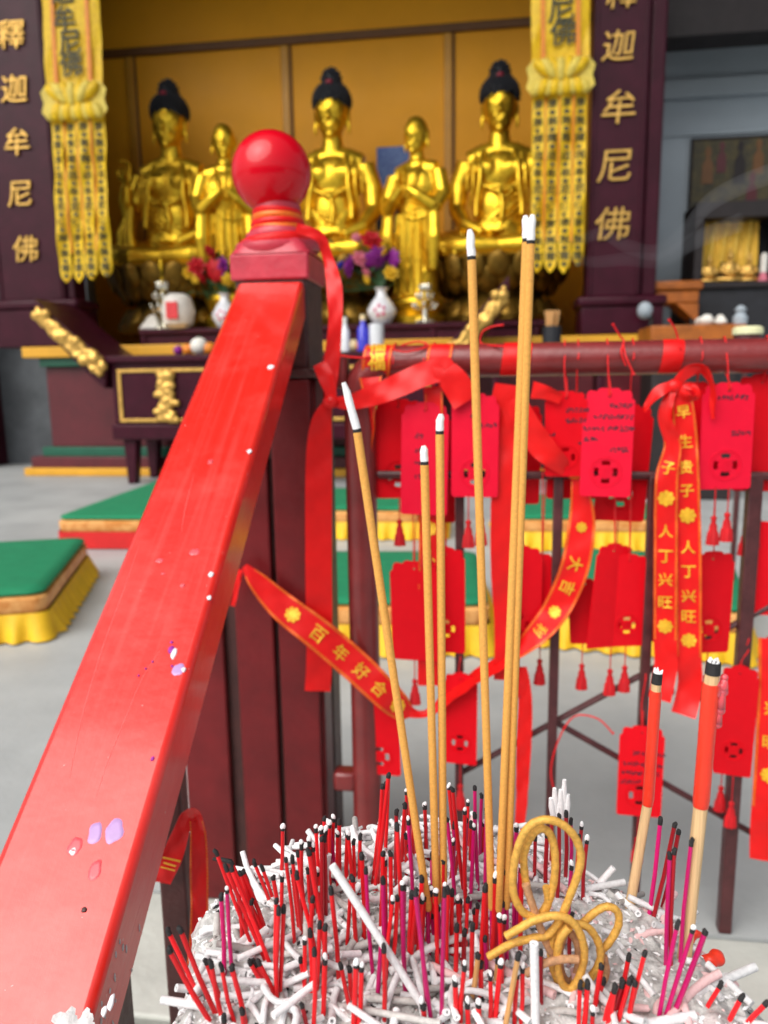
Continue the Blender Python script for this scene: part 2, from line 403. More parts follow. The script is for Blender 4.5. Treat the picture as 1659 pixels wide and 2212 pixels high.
# hall shell: back wall with mouldings, ceiling and the roof that reaches out over the platform
wu0, wu1 = onV(150, 300, VW).x, onV(1440, 300, VW).x
zc = onV(420, 22, VW).z
zl = onV(640, 88, VW).z
bw = structure('back_wall', MB().box(wu0 - 0.4, wu1 + 0.2, VW, VW + 0.15, 0, zc + 0.3), 'wall_ochre')
part('wall_beam', MB().box(wu0 - 0.4, wu1 + 0.2, VW - 0.05, VW - 0.002, zl - 0.05, zl + 0.05), 'trim_dark', bw, bevel=0.01)
part('wall_frieze', MB().box(wu0 - 0.4, wu1 + 0.2, VW - 0.035, VW - 0.003, zl + 0.052, zc + 0.2), 'wall_ochre', bw, bevel=0.01)
for x in (292, 622, 968):
    u = onV(x, 300, VW).x
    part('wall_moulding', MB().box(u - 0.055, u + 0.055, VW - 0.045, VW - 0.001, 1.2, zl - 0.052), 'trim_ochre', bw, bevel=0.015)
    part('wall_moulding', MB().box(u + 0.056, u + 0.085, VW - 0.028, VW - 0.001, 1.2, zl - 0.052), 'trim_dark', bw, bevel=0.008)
structure('shrine_ceiling', MB().box(wu0 - 0.6, wu1 + 0.2, VC + 0.3, VW + 0.15, zc + 0.302, zc + 0.4), 'wood_dark')
structure('hall_roof', MB().box(-9.2, 9.2, 3.2, 13.2, 9.8, 10.0), 'roof_wood')
structure('left_wall', MB().box(-8.8, -8.5, 7.4, 13, 0.004, 9.798), 'stone_dark')
sl = rect(-120, 690, 110, 925, 8.9)
structure('stone_wall_left', MB().box(-8.498, sl[1] + 0.4, 9.2, 9.4, 0.004, 9.798), 'stone_dark')
structure('shrine_side_wall', MB().box(wu0 - 0.62, wu0 - 0.5, VC + 0.5, VW + 0.14, 0.006, zc + 0.301), 'lacquer')
structure('shrine_partition', MB().box(onV(1404, 300, 8.75).x - 0.1, onV(1404, 300, 8.75).x, VC + 0.5, VW - 0.06, 0.006, 9.79), 'lacquer')
# grey room wall on the right
VG = 10.2
gu = onV(1400, 300, VG).x
gw = structure('side_wall_grey', MB().box(gu - 0.05, 8.5, VG, VG + 0.2, 0.005, 9.797), 'wall_grey')
for y0, y1, d in ((172, 212, 0.10), (282, 291, 0.03)):
    a = rect(1420, y0, 1700, y1, VG)
    part('wall_ledge', MB().box(gu, 8.49, VG - d, VG - 0.002, a[2], a[3]), 'wall_grey', gw, bevel=0.008)
a = rect(1420, -60, 1700, 72, 9.2)
structure('side_room_beam', MB().box(onV(1432, 30, 9.2).x, 8.48, 9.2, 9.6, a[2], a[3] + 0.6), 'wood_dark')
structure('hall_rear_wall', MB().box(-8.5, 8.5, 12.7, 12.9, 0.004, 9.796), 'stone_dark')
structure('right_wall', MB().box(8.5, 8.8, 7.4, 13, 0.004, 9.798), 'wall_grey')

# ================================================================== SHRINE: stepped base, columns, banners
base = thing('altar_base', 'long maroon altar base with yellow and green painted tiers below the statues', 'altar', (-0.8, 8.6, 0))
ur = onV(1432, 800, VB).x
def zAt(y, v=VB): return onV(150, y, v).z
def tier(name, x0, ytop, ybot, m, dv=0.0, z0=None):
    u0 = onV(x0, (ytop + ybot) / 2, VB + dv).x
    zb = zAt(ybot, VB + dv) if z0 is None else z0
    part(name, MB().box(u0, ur - (u0 + 3.9) * 0.5, VB + dv, 9.9, zb, zAt(ytop, VB + dv)), m, base, bevel=0.012)
tier('yellow_tier', 52, 1012, 1034, 'yellow_paint', 0.0, z0=0.001)
tier('maroon_tier', 68, 987, 1011.5, 'lacquer_red', 0.07)
tier('green_tier', 92, 966, 986.5, 'green_paint', 0.13)
tier('altar_body', 106, 792, 965.5, 'lacquer_red', 0.19)
tier('green_tier', 84, 772, 791.5, 'green_paint', 0.10)
tier('yellow_tier', 46, 748, 771.5, 'yellow_paint', 0.03)
ZT = zAt(748, VB + 0.03)                                   # top of the base

def column(x0, x1, xa, xb, ybase, chars, label, chx, yshift):
    u0, u1 = onV(x0, 300, VC).x, onV(x1, 300, VC).x
    r = thing('shrine_column', label, 'column', ((u0 + u1) / 2, VC + 0.2, ZT + 0.001), group='inscribed columns of the shrine')
    z1 = onV((x0 + x1) / 2, -160, VC).z
    zb = onV((x0 + x1) / 2, ybase, VC).z
    part('shaft', MB().box(u0, u1, VC, VC + 0.34, zb + 0.002, z1), 'lacquer', r, bevel=0.012)
    ua, ub = sorted((onV(xa, 300, VC + 0.06).x, onV(xb, 300, VC + 0.06).x))
    part('side_strip', MB().box(ua, ub, VC + 0.05, VC + 0.30, zb + 0.003, z1 - 0.01), 'lacquer', r, bevel=0.02)
    part('plinth', MB().box(u0 - 0.05, max(u1, ub) + 0.06, VC - 0.06, VC + 0.4, ZT + 0.002, zb - 0.10), 'lacquer', r, bevel=0.015)
    part('plinth_cap', MB().box(u0 - 0.09, max(u1, ub) + 0.09, VC - 0.09, VC + 0.4, zb - 0.098, zb), 'lacquer', r, bevel=0.03)
    for e in (u0 + 0.04, u1 - 0.04):
        part('edge_bead', MB().box(e - 0.012, e + 0.012, VC - 0.012, VC - 0.001, zb + 0.02, z1 - 0.02), 'lacquer', r, bevel=0.005)
    for ch, (cx, cy, sz) in zip(chars, chx):
        c = onV(cx, cy, VC)
        k = sz / 212.0
        part('character', relief(ch, k, 0.03, lambda x, y, h, c=c: (c.x + x + 0.10 * y, VC - 0.001 - h, c.z + y * .93), bold=0.0), 'gold_dull', r, smooth=0)
    return r
column(-35, 112, 112, 136, 650, '釋迦牟尼佛', 'purple lacquer column with raised gold characters beside the fuller yellow streamer, raised-hand statue inside',
       [(27, 76, 62), (34, 193, 62), (40, 307, 62), (46, 420, 58), (58, 538, 62)], 0)
column(1276, 1396, 1397, 1431, 640, '釋迦牟尼佛', 'purple lacquer column with raised gold characters next to the grey side wall',
       [(1345, -14, 60), (1336, 100, 62), (1337, 232, 68), (1328, 360, 66), (1322, 484, 70)], 0)

# the ledge inside, on which thrones and vases stand
zi = onV(700, 702, 8.45).z
il = thing('inner_altar', 'dark purple inner altar shelf carrying vases and lotus thrones', 'altar', (-0.8, 9.0, ZT + 0.001))
a = rect(300, 702, 1105, 760, 8.45)
part('shelf', MB().box(a[0], a[1] + 0.35, 8.45, 10.3, zi - 0.06, zi), 'lacquer', il, bevel=0.012)
part('front_panel', MB().box(a[0] + 0.04, a[1] + 0.30, 8.49, 10.25, ZT + 0.002, zi - 0.062), 'lacquer', il, bevel=0.01)
for k in range(5):
    u = a[0] + 0.04 + (a[1] - a[0] + 0.22) * k / 4
    part('panel_rib', MB().box(u - 0.03, u + 0.03, 8.465, 8.489, ZT + 0.003, zi - 0.064), 'lacquer', il, bevel=0.008)

def banner(xc, w0, w1, ytop, ylot0, ylot1, ybot, chars, label, hidden):
    """hanging cloth: text panel with side strips, embroidered lotus, and four printed streamers"""
    vb = VC - 0.10
    top = onV(xc[0], ytop, vb)
    r = thing('hanging_banner', label, 'banner', (top.x, vb, top.z), group='yellow temple banners')
    L0, R0 = onV(xc[0] - w0, ytop, vb).x, onV(xc[0] + w0, ytop, vb).x
    zt, zl0, zl1, zb = top.z, onV(xc[1], ylot0, vb).z, onV(xc[1], ylot1, vb).z, onV(xc[2], ybot, vb).z
    cx1 = onV(xc[1], ylot0, vb).x; hw = (R0 - L0) / 2
    def sheet(u0, u1, z0, z1, vv, nz=14, nu=6, wav=0.012, ph=0.0, tip=False):
        mb = MB(); V = []; F = []
        for side in (0, 1):
            for i in range(nz + 1):
                t = i / nz; z = z1 + (z0 - z1) * t
                for j in range(nu + 1):
                    s = j / nu; sq = 1.0
                    if tip and t > 0.93: sq = math.sqrt(max(0.02, 1 - ((t - 0.93) / 0.07) ** 2))
                    uu = (u0 + u1) / 2 + (u1 - u0) * (s - 0.5) * sq
                    V.append((uu, vv + wav * math.sin(7 * t + ph + 2.5 * s) + 0.5 * wav * math.sin(23 * t + 5 * s + ph) + side * 0.004, z))
        m = (nz + 1) * (nu + 1)
        q = lambda i, j, sd: sd * m + i * (nu + 1) + j
        for i in range(nz):
            for j in range(nu):
                F.append((q(i, j, 0), q(i + 1, j, 0), q(i + 1, j + 1, 0), q(i, j + 1, 0)))
                F.append((q(i, j, 1), q(i, j + 1, 1), q(i + 1, j + 1, 1), q(i + 1, j, 1)))
            F += [(q(i, 0, 0), q(i, 0, 1), q(i + 1, 0, 1), q(i + 1, 0, 0)), (q(i, nu, 0), q(i + 1, nu, 0), q(i + 1, nu, 1), q(i, nu, 1))]
        for j in range(nu): F += [(q(nz, j, 0), q(nz, j, 1), q(nz, j + 1, 1), q(nz, j + 1, 0))]
        return mb.add(V, F)
    dx = cx1 - top.x
    def skew(mb):
        mb.V = [(x + dx * (zt - z) / (zt - zl0), y, z) for x, y, z in mb.V]; return mb
    part('text_panel', skew(sheet(top.x - hw * 0.58, top.x + hw * 0.58, zl0 - 0.05, zt, vb)), 'banner_yellow', r)
    for s in (-1, 1):
        part('side_strip', skew(sheet(top.x + s * hw * 0.62 - hw * 0.0, top.x + s * hw, zl0 - 0.04, zt, vb + 0.006, ph=s)) if s > 0 else
             skew(sheet(top.x - hw, top.x - hw * 0.62, zl0 - 0.04, zt, vb + 0.006, ph=s)), 'banner_yellow', r)
        part('orange_braid', skew(MB().box(top.x + s * hw * 0.60 - 0.02, top.x + s * hw * 0.60 + 0.02, vb - 0.022, vb - 0.014, zl0, zt)), 'banner_orange', r)
    for ch, (px, py) in chars:
        c = onV(px, py, vb - 0.03)
        part('character', relief(ch, 0.24, 0.003, lambda x, y, h, c=c: (c.x + x, vb - 0.024 - h, c.z + y), bold=0.012), 'banner_ink', r, smooth=0)
    # lotus: overlapping petals fanned in two rows
    lo = MB(); zc_ = (zl0 + zl1) / 2; H = zl0 - zl1
    def petal(cx, cz, ang, ln, wd, vv):
        pts = []
        for i in range(12):
            a = 2 * math.pi * i / 12; rr = 1 - 0.25 * max(0, math.cos(a)) ** 4 * 0
            lx, lz = wd * math.sin(a), ln * math.cos(a)
            pts.append((cx + lx * math.cos(ang) + lz * math.sin(ang), cz - lx * math.sin(ang) + lz * math.cos(ang)))
        return MB().ell((cx, vv, cz), (wd * 1.05, 0.045, ln), 14, 10, Matrix.Rotation(ang, 3, 'Y'))
    lot = part('lotus_backing', MB().prism([(cx1 + (hw + 0.05) * x, zc_ + H * 0.5 * z) for x, z in
               ((-1, .55), (-.8, 1), (.8, 1), (1, .55), (.92, 0), (1, -.5), (.8, -1), (.3, -.8), (0, -1), (-.3, -.8), (-.8, -1), (-1, -.5), (-.92, 0))], vb - 0.035, vb - 0.022), 'banner_pale', r)
    for k in range(9):
        t = (k - 4) / 4
        part('lotus_petal', petal(cx1 + t * hw * 0.8, zc_ - H * 0.28, R(180) - t * 0.5, H * 0.24, hw * 0.17, vb - 0.04 - 0.012 * (k % 2)), ('banner_pale', 'banner_yellow')[k % 2], lot)
    for k in range(7):
        t = (k - 3) / 3
        part('lotus_petal', petal(cx1 + t * hw * 0.62, zc_ + H * 0.16 + abs(t) * 0.02, t * 0.9, H * 0.34, hw * 0.17, vb - 0.055 - 0.014 * (k % 2)), ('banner_yellow', 'banner_pale')[k % 2], lot)
    cxb = onV(xc[2], ybot, vb).x
    for k in range(4):                                     # streamers
        ku = cx1 + (k - 1.5) * hw * 0.49; kb = cxb + (k - 1.5) * hw * 0.49
        zend = zb + (0.0, 0.0, 0.0, 0.06)[k] + random.uniform(0, 0.05)
        if hidden and k in hidden: zend += 0.15
        s = sheet(-hw * 0.215, hw * 0.215, zend, zl1 + 0.06, vb + 0.008 * (k % 2), nz=30, nu=4, wav=0.022, ph=k * 1.7, tip=True)
        zz0, zz1 = zl1 + 0.06, zb
        off = lambda z: ku + (kb - ku) * (zz0 - z) / (zz0 - zz1)
        yfun = lambda z, x: vb + 0.008 * (k % 2) + 0.022 * math.sin(7 * ((zz0 - z) / (zz0 - zend)) + k * 1.7 + 2.5 * (x / (hw * 0.43) + 0.5)) + 0.011 * math.sin(23 * ((zz0 - z) / (zz0 - zend)) + 5 * (x / (hw * .43) + .5) + k * 1.7)
        s.V = [(x + off(z), y, z) for x, y, z in s.V]
        so = part('streamer', s, 'banner_yellow', r)
        n = int((zz0 - zend) / 0.155)
        ink = MB()
        for i in range(n):
            z0 = zz0 - 0.12 - i * 0.155
            ch = '南無釋迦牟尼佛'[i % 7]
            q = relief(ch, 0.088, 0.002, lambda x, y, h: (off(z0) + x, yfun(z0, x) - 0.006 - h, z0 + y), bold=0.015, sides=False)
            ink.add(q.V, q.F)
            q2 = MB().prism([(off(z0) + 0.03 * math.cos(a), z0 - 0.078 + 0.022 * math.sin(a)) for a in [i2 * math.pi / 3 for i2 in range(6)]], yfun(z0 - 0.078, 0) - 0.009, yfun(z0 - 0.078, 0) - 0.006)
            ink.add(q2.V, q2.F)
        part('printing', ink, 'banner_ink', so, smooth=0)
        if k < 3: part('orange_braid', MB().tube([(off(z) + hw * 0.245, yfun(z, 0) + 0.006, z) for z in np.linspace(zz0, zend + 0.3, 12)], 0.012, 6), 'banner_orange', r)
    return r
banner((146, 160, 186), 63, 63, -90, 180, 262, 612, [('牟', (138, 38)), ('尼', (150, 92)), ('佛', (152, 138)), ('迦', (134, -20))],
       'yellow banner with lotus whose streamers hang free beside the raised-hand statue', None)
banner((1210, 1211, 1203), 64, 64, -90, 128, 208, 592, [('尼', (1213, 18)), ('佛', (1216, 68)), ('牟', (1210, -36))],
       'yellow banner with lotus hanging against the column next to the grey wall', None)

# ================================================================== STATUES
def lotus_throne(r, w, h, n1=18):
    prof = [(w * 0.9, 0), (w * 0.95, h * 0.1), (w * 0.7, h * 0.3), (w * 0.62, h * 0.5), (w * 0.85, h * 0.75), (w * 0.98, h * 0.95), (w * 0.9, h)]
    p = part('throne', MB().lathe(prof, n=36), 'gold_shaded', r, local=True)
    mb = MB()
    for row, (z, rr, tl) in enumerate(((h * 0.62, w * 0.86, 0.45), (h * 0.82, w * 0.99, 0.25), (h * 0.2, w * 0.85, -0.5))):
        for k in range(n1):
            a = 2 * math.pi * (k + 0.5 * (row % 2)) / n1
            q = Matrix.Rotation(a, 3, 'Z') @ Matrix.Rotation(tl, 3, 'Y')
            mb.ell((rr * math.cos(a), rr * math.sin(a), z), (0.035, w * 0.155, h * 0.2), 8, 6, q)
    part('lotus_petals', mb, 'gold_shaded', p, local=True, kind='stuff')

def head_prims(mb, z, s, bald=False):
    """head with chin at z, s = head width"""
    h = s * 1.42
    mb.ell((0, 0, z + h * 0.56), (s * 0.48, s * 0.54, h * 0.46), 24, 18)
    mb.ell((0, -s * 0.10, z + h * 0.28), (s * 0.36, s * 0.40, h * 0.28), 20, 14)
    mb.tube([(0, -s * 0.50, z + h * 0.56), (0, -s * 0.585, z + h * 0.40), (0, -s * 0.59, z + h * 0.345)], [s * 0.035, s * 0.06, s * 0.075], 8)
    for sg in (-1, 1):
        mb.ell((sg * s * 0.19, -s * 0.455, z + h * 0.545), (s * 0.12, s * 0.045, s * 0.042), 10, 6)
        mb.tube([(sg * s * 0.05, -s * 0.52, z + h * 0.595), (sg * s * 0.19, -s * 0.51, z + h * 0.635), (sg * s * 0.33, -s * 0.40, z + h * 0.59)], s * 0.025, 6)
        mb.ell((sg * s * 0.10, -s * 0.43, z + h * 0.30), (s * 0.12, s * 0.10, s * 0.12), 10, 6)
        mb.ell((sg * s * 0.50, s * 0.02, z + h * 0.50), (s * 0.05, s * 0.10, s * 0.20), 10, 8)
        mb.ell((sg * s * 0.50, s * 0.00, z + h * 0.26), (s * 0.055, s * 0.06, s * 0.20), 10, 8)
    mb.ell((0, -s * 0.485, z + h * 0.225), (s * 0.12, s * 0.045, s * 0.035), 10, 6)
    mb.ell((0, -s * 0.475, z + h * 0.175), (s * 0.10, s * 0.045, s * 0.035), 10, 6)
    mb.ell((0, -s * 0.40, z + h * 0.07), (s * 0.13, s * 0.10, s * 0.10), 10, 8)

def hand_prims(mb, c, up, out, s, spread=1.0):
    """open hand: palm plus five tapered fingers; up = finger direction, out = palm direction"""
    up, out = Vector(up).normalized(), Vector(out).normalized(); sd = up.cross(out).normalized(); c = Vector(c)
    q = Matrix((sd, out, up)).transposed()
    mb.ell(c, (s * 0.42, s * 0.16, s * 0.48), 12, 8, q)
    for k, (o, l) in enumerate(((-0.30, 0.75), (-0.10, 0.88), (0.10, 0.82), (0.29, 0.64))):
        b = c + sd * (o * s) + up * (s * 0.30)
        mb.tube([b, b + up * (l * s * 0.55) + sd * (o * s * 0.12 * spread), b + up * (l * s) + sd * (o * s * 0.2 * spread) + out * (s * 0.10)], [s * 0.105, s * 0.095, s * 0.07], 8)
    b = c + sd * (-0.36 * s) - up * (s * 0.15)
    mb.tube([b, b + up * (s * 0.3) - sd * (s * 0.22), b + up * (s * 0.6) - sd * (s * 0.22) + out * (s * 0.08)], [s * 0.13, s * 0.11, s * 0.08], 8)

def buddha(px, ytop, yseat, raised, label, shape):
    v = 9.35
    seat, top = onV(px, yseat, v), onV(px, ytop, v)
    k = (top.z - seat.z) / 2.57
    r = thing('buddha_statue', label, 'statue', (seat.x, v, zi + 0.001), group='seated gilded statues')
    zs = seat.z - zi - 0.001
    lotus_throne(r, 0.92 * k, zs + 0.02)
    mb = MB()
    head_prims(mb, 1.62, 0.46)
    mb.tube([(0, 0.02, 1.35), (0, 0, 1.72)], [0.17, 0.13], 16)
    mb.tube([(-0.40, 0.03, 1.30), (-0.2, 0.02, 1.37), (0, 0.02, 1.42), (0.2, 0.02, 1.37), (0.40, 0.03, 1.30)], [0.15, 0.165, 0.17, 0.165, 0.15], 14)
    mb.ell((0, 0.02, 1.12), (0.42, 0.27, 0.36), 24, 16); mb.ell((0, -0.02, 0.70), (0.35, 0.27, 0.40), 24, 16)
    mb.ell((0, -0.02, 0.32), (0.46, 0.34, 0.36), 24, 12)
    for sg in (-1, 1):                                     # chest, crossed legs
        mb.ell((sg * 0.16, -0.17, 1.17), (0.17, 0.10, 0.13), 14, 10)
        mb.tube([(sg * 0.18, 0.0, 0.16), (sg * 0.60, -0.16, 0.20), (sg * 0.84, -0.30, 0.17)], [0.26, 0.23, 0.19], 14)
        mb.tube([(sg * 0.84, -0.32, 0.17), (sg * 0.40, -0.52, 0.15), (-sg * 0.15, -0.50, 0.14)], [0.18, 0.15, 0.11], 14)
    mb.ell((0, -0.05, 0.02), (0.95, 0.55, 0.10), 24, 8)
    for sg in (-1, 1):
        if raised == sg:                                   # forearm lifted, palm forward
            mb.tube([(sg * 0.43, 0.02, 1.28), (sg * 0.55, -0.02, 0.98), (sg * 0.60, -0.10, 0.74)], [0.15, 0.145, 0.125], 14)
            mb.tube([(sg * 0.60, -0.10, 0.74), (sg * 0.57, -0.30, 0.95), (sg * 0.52, -0.36, 1.12)], [0.125, 0.10, 0.07], 12)
            hand_prims(mb, (sg * 0.51, -0.37, 1.22), (0, -0.05, 1), (0, -1, 0), 0.20)
            mb.tube([(sg * 0.60, -0.08, 0.80), (sg * 0.64, -0.22, 0.5), (sg * 0.60, -0.30, 0.10)], [0.10, 0.13, 0.14], 10)   # hanging sleeve
            mb.tube([(sg * 0.52, -0.26, 0.85), (sg * 0.53, -0.33, 0.5), (sg * 0.50, -0.36, 0.15)], [0.05, 0.07, 0.08], 8)
        else:
            mb.tube([(sg * 0.43, 0.02, 1.28), (sg * 0.54, 0.0, 0.98), (sg * 0.56, -0.08, 0.70)], [0.15, 0.145, 0.12], 14)
            mb.tube([(sg * 0.56, -0.08, 0.70), (sg * 0.44, -0.30, 0.45), (sg * 0.20, -0.46, 0.33)], [0.12, 0.10, 0.065], 12)
            hand_prims(mb, (sg * 0.10, -0.50, 0.33), (-sg, -0.05, 0), (0, 0.1, 1), 0.19)
    # robe edges, sash knot and folds
    for sg in (-1, 1):
        mb.tube(spline([(sg * 0.16, -0.06, 1.46), (sg * 0.24, -0.22, 1.25), (sg * 0.25, -0.29, 1.0), (sg * 0.29, -0.29, 0.75), (sg * 0.30, -0.32, 0.55)], 5), 0.035, 8)
        mb.tube(spline([(sg * 0.25, -0.05, 1.45), (sg * 0.33, -0.20, 1.20), (sg * 0.34, -0.24, 0.95), (sg * 0.38, -0.20, 0.7)], 5), 0.025, 8)
        mb.tube(spline([(sg * 0.33, 0.0, 1.45), (sg * 0.41, -0.14, 1.15), (sg * 0.42, -0.16, 0.9)], 5), 0.02, 8)
    mb.tube(spline([(-0.26, -0.26, 0.98), (-0.1, -0.29, 0.90), (0.0, -0.30, 0.86), (0.12, -0.29, 0.90), (0.26, -0.26, 0.98)], 5), 0.028, 8)
    mb.ell((0, -0.31, 0.86), (0.06, 0.04, 0.05), 8, 6); mb.tube([(0.02, -0.31, 0.84), (0.05, -0.33, 0.66), (0.03, -0.34, 0.5)], [0.03, 0.035, 0.03], 8)
    for i in range(7):
        o = i * 0.085
        if raised:
            s2 = -raised
            mb.tube(spline([(raised * 0.34, -0.20, 1.02 - o), (raised * 0.08, -0.32, 0.78 - o * 1.05), (s2 * 0.18, -0.30, 0.50 - o * 0.8), (s2 * 0.34, -0.26, 0.35 - o * 0.6)], 5), 0.019, 6)
        else:
            mb.tube(spline([(-0.32 + i * 0.03, -0.26, 0.72 - o * 0.6), (0, -0.335, 0.60 - o * 0.75), (0.32 - i * 0.03, -0.26, 0.72 - o * 0.6)], 5), 0.016, 6)
    for sg in (-1, 1):
        for i in range(4):
            mb.tube(spline([(sg * (0.25 + 0.12 * i), -0.52 + 0.04 * i, 0.30 - 0.02 * i), (sg * (0.38 + 0.12 * i), -0.62 + 0.05 * i, 0.16), (sg * (0.30 + 0.13 * i), -0.60, 0.04)], 4), 0.022, 6)
    mb.V = [(x * k, y * k, z * k + zs) for x, y, z in mb.V]
    body = part('body', remeshed(mb, 0.0145 * k, 'body', 2), 'gold', r)
    hb = MB(); hz = 1.62 + 0.46 * 1.42 * 0.62               # hair: cap, topknot and rows of snail curls
    hb.ell((0, 0.03, hz + 0.10), (0.245, 0.265, 0.235), 20, 12); hb.ell((0, 0.03, hz + 0.36), (0.125, 0.13, 0.15), 14, 10)
    for i in range(150):
        a, t = i * 2.39996, (i + 0.5) / 150
        zz = 1 - t * 1.25
        rr = math.sqrt(max(0, 1 - zz * zz))
        x, y, z = 0.25 * rr * math.cos(a), 0.03 + 0.27 * rr * math.sin(a), hz + 0.10 + 0.24 * zz
        if y < -0.12 and z < hz + 0.06: continue
        hb.ell((x, y, z), 0.030, 6, 4)
    for i in range(40):
        a, t = i * 2.39996, (i + 0.5) / 40
        zz = 1 - t * 1.3; rr = math.sqrt(max(0, 1 - zz * zz))
        hb.ell((0.13 * rr * math.cos(a), 0.03 + 0.135 * rr * math.sin(a), hz + 0.36 + 0.155 * zz), 0.026, 6, 4)
    hb.V = [(x * k, y * k, z * k + zs) for x, y, z in hb.V]
    hr = part('hair', hb, 'hair_black', r, local=True)
    part('hair_jewel', MB().ell((0, -0.155 * k, zs + (hz + 0.29) * k), (0.05 * k, 0.04 * k, 0.035 * k), 10, 6), 'ruby', hr, local=True)
    return r
buddha(385, 165, 590, -1, 'gilded seated statue with raised palm beside the deep shadow on the ochre wall', 0)
buddha(725, 141, 575, 0, 'gilded seated statue with both hands resting in its lap', 0)
buddha(1076, 126, 568, 1, 'gilded seated statue with raised palm partly behind the yellow streamers', 0)

def monk(px, ytop, yfoot, turn, label):
    v = 8.95
    ft, top = onV(px, yfoot, v), onV(px, ytop, v)
    H = top.z - ft.z; k = H / 2.0
    r = thing('monk_statue', label, 'statue', (ft.x, v, zi + 0.001), rz=turn, group='standing gilded statues')
    zs = ft.z - zi - 0.001
    part('lotus_stand', MB().lathe([(0.30, 0), (0.32, zs * 0.3), (0.24, zs * 0.5), (0.30, zs * 0.85), (0.28, zs)], n=24), 'gold', r, local=True)
    mb = MB()
    head_prims(mb, 1.58, 0.29)
    mb.tube([(0, 0.02, 1.40), (0, 0.0, 1.62)], [0.10, 0.085], 12)
    mb.tube([(-0.24, 0.02, 1.40), (0, 0.0, 1.45), (0.24, 0.02, 1.40)], [0.10, 0.12, 0.10], 12)
    mb.ell((0, 0, 1.22), (0.27, 0.19, 0.28), 20, 12)
    mb.tube([(0, 0, 1.25), (0, 0, 0.85), (0, 0.01, 0.40), (0, 0.02, 0.03)], [0.24, 0.23, 0.235, 0.25], 20, 0.8)
    for sg in (-1, 1):
        mb.tube([(sg * 0.27, 0.0, 1.38), (sg * 0.34, -0.04, 1.12), (sg * 0.30, -0.16, 0.98)], [0.10, 0.10, 0.085], 12)
        mb.tube([(sg * 0.30, -0.16, 0.98), (sg * 0.14, -0.27, 1.10), (sg * 0.035, -0.31, 1.18)], [0.085, 0.065, 0.04], 10)
        hand_prims(mb, (sg * 0.028, -0.33, 1.25), (0, -0.15, 1), (-sg, 0, 0), 0.115)
        mb.tube([(sg * 0.28, -0.17, 1.0), (sg * 0.30, -0.20, 0.65), (sg * 0.27, -0.16, 0.30)], [0.07, 0.085, 0.06], 8, 0.6)
        mb.tube(spline([(sg * 0.10, -0.08, 1.46), (sg * 0.09, -0.19, 1.30), (0.02 * sg, -0.22, 1.10)], 5), 0.02, 6)
        mb.ell((sg * 0.10, -0.16, 0.03), (0.06, 0.12, 0.04), 10, 6)
        for i in range(3):
            mb.tube([(sg * (0.04 + 0.07 * i), -0.19 + 0.02 * i, 0.95), (sg * (0.05 + 0.075 * i), -0.20 + 0.025 * i, 0.5), (sg * (0.05 + 0.08 * i), -0.21 + 0.03 * i, 0.06)], 0.015, 6)
    for i in range(5):
        mb.tube(spline([(-0.22, -0.12, 1.33 - 0.05 * i), (0.0, -0.205, 1.12 - 0.06 * i), (0.2, -0.15, 1.02 - 0.03 * i)], 4), 0.012, 6)
    mb.V = [(x * k, y * k, z * k + zs) for x, y, z in mb.V]
    part('body', remeshed(mb, 0.0115 * k, 'body', 2), 'gold', r)
    return r
monk(499, 266, 640, R(14), 'gilded standing bald monk statue partly behind the red ball finial')
monk(902, 251, 648, R(-22), 'gilded standing bald monk statue with joined palms in front of the blue picture')

# blue picture on the back wall, behind the monk
a = rect(815, 318, 893, 408, VW - 0.06)
bp = thing('blue_picture', 'small blue picture standing against the ochre back wall', 'picture', ((a[0] + a[1]) / 2, VW - 0.08, a[2]))
part('panel', MB().box(a[0], a[1], VW - 0.10, VW - 0.06, a[2], a[3]), 'blue_screen', bp, bevel=0.006)
part('frame', MB().box(a[0] - 0.02, a[1] + 0.02, VW - 0.09, VW - 0.052, a[2] - 0.9, a[2] - 0.002), 'wood_dark', bp)
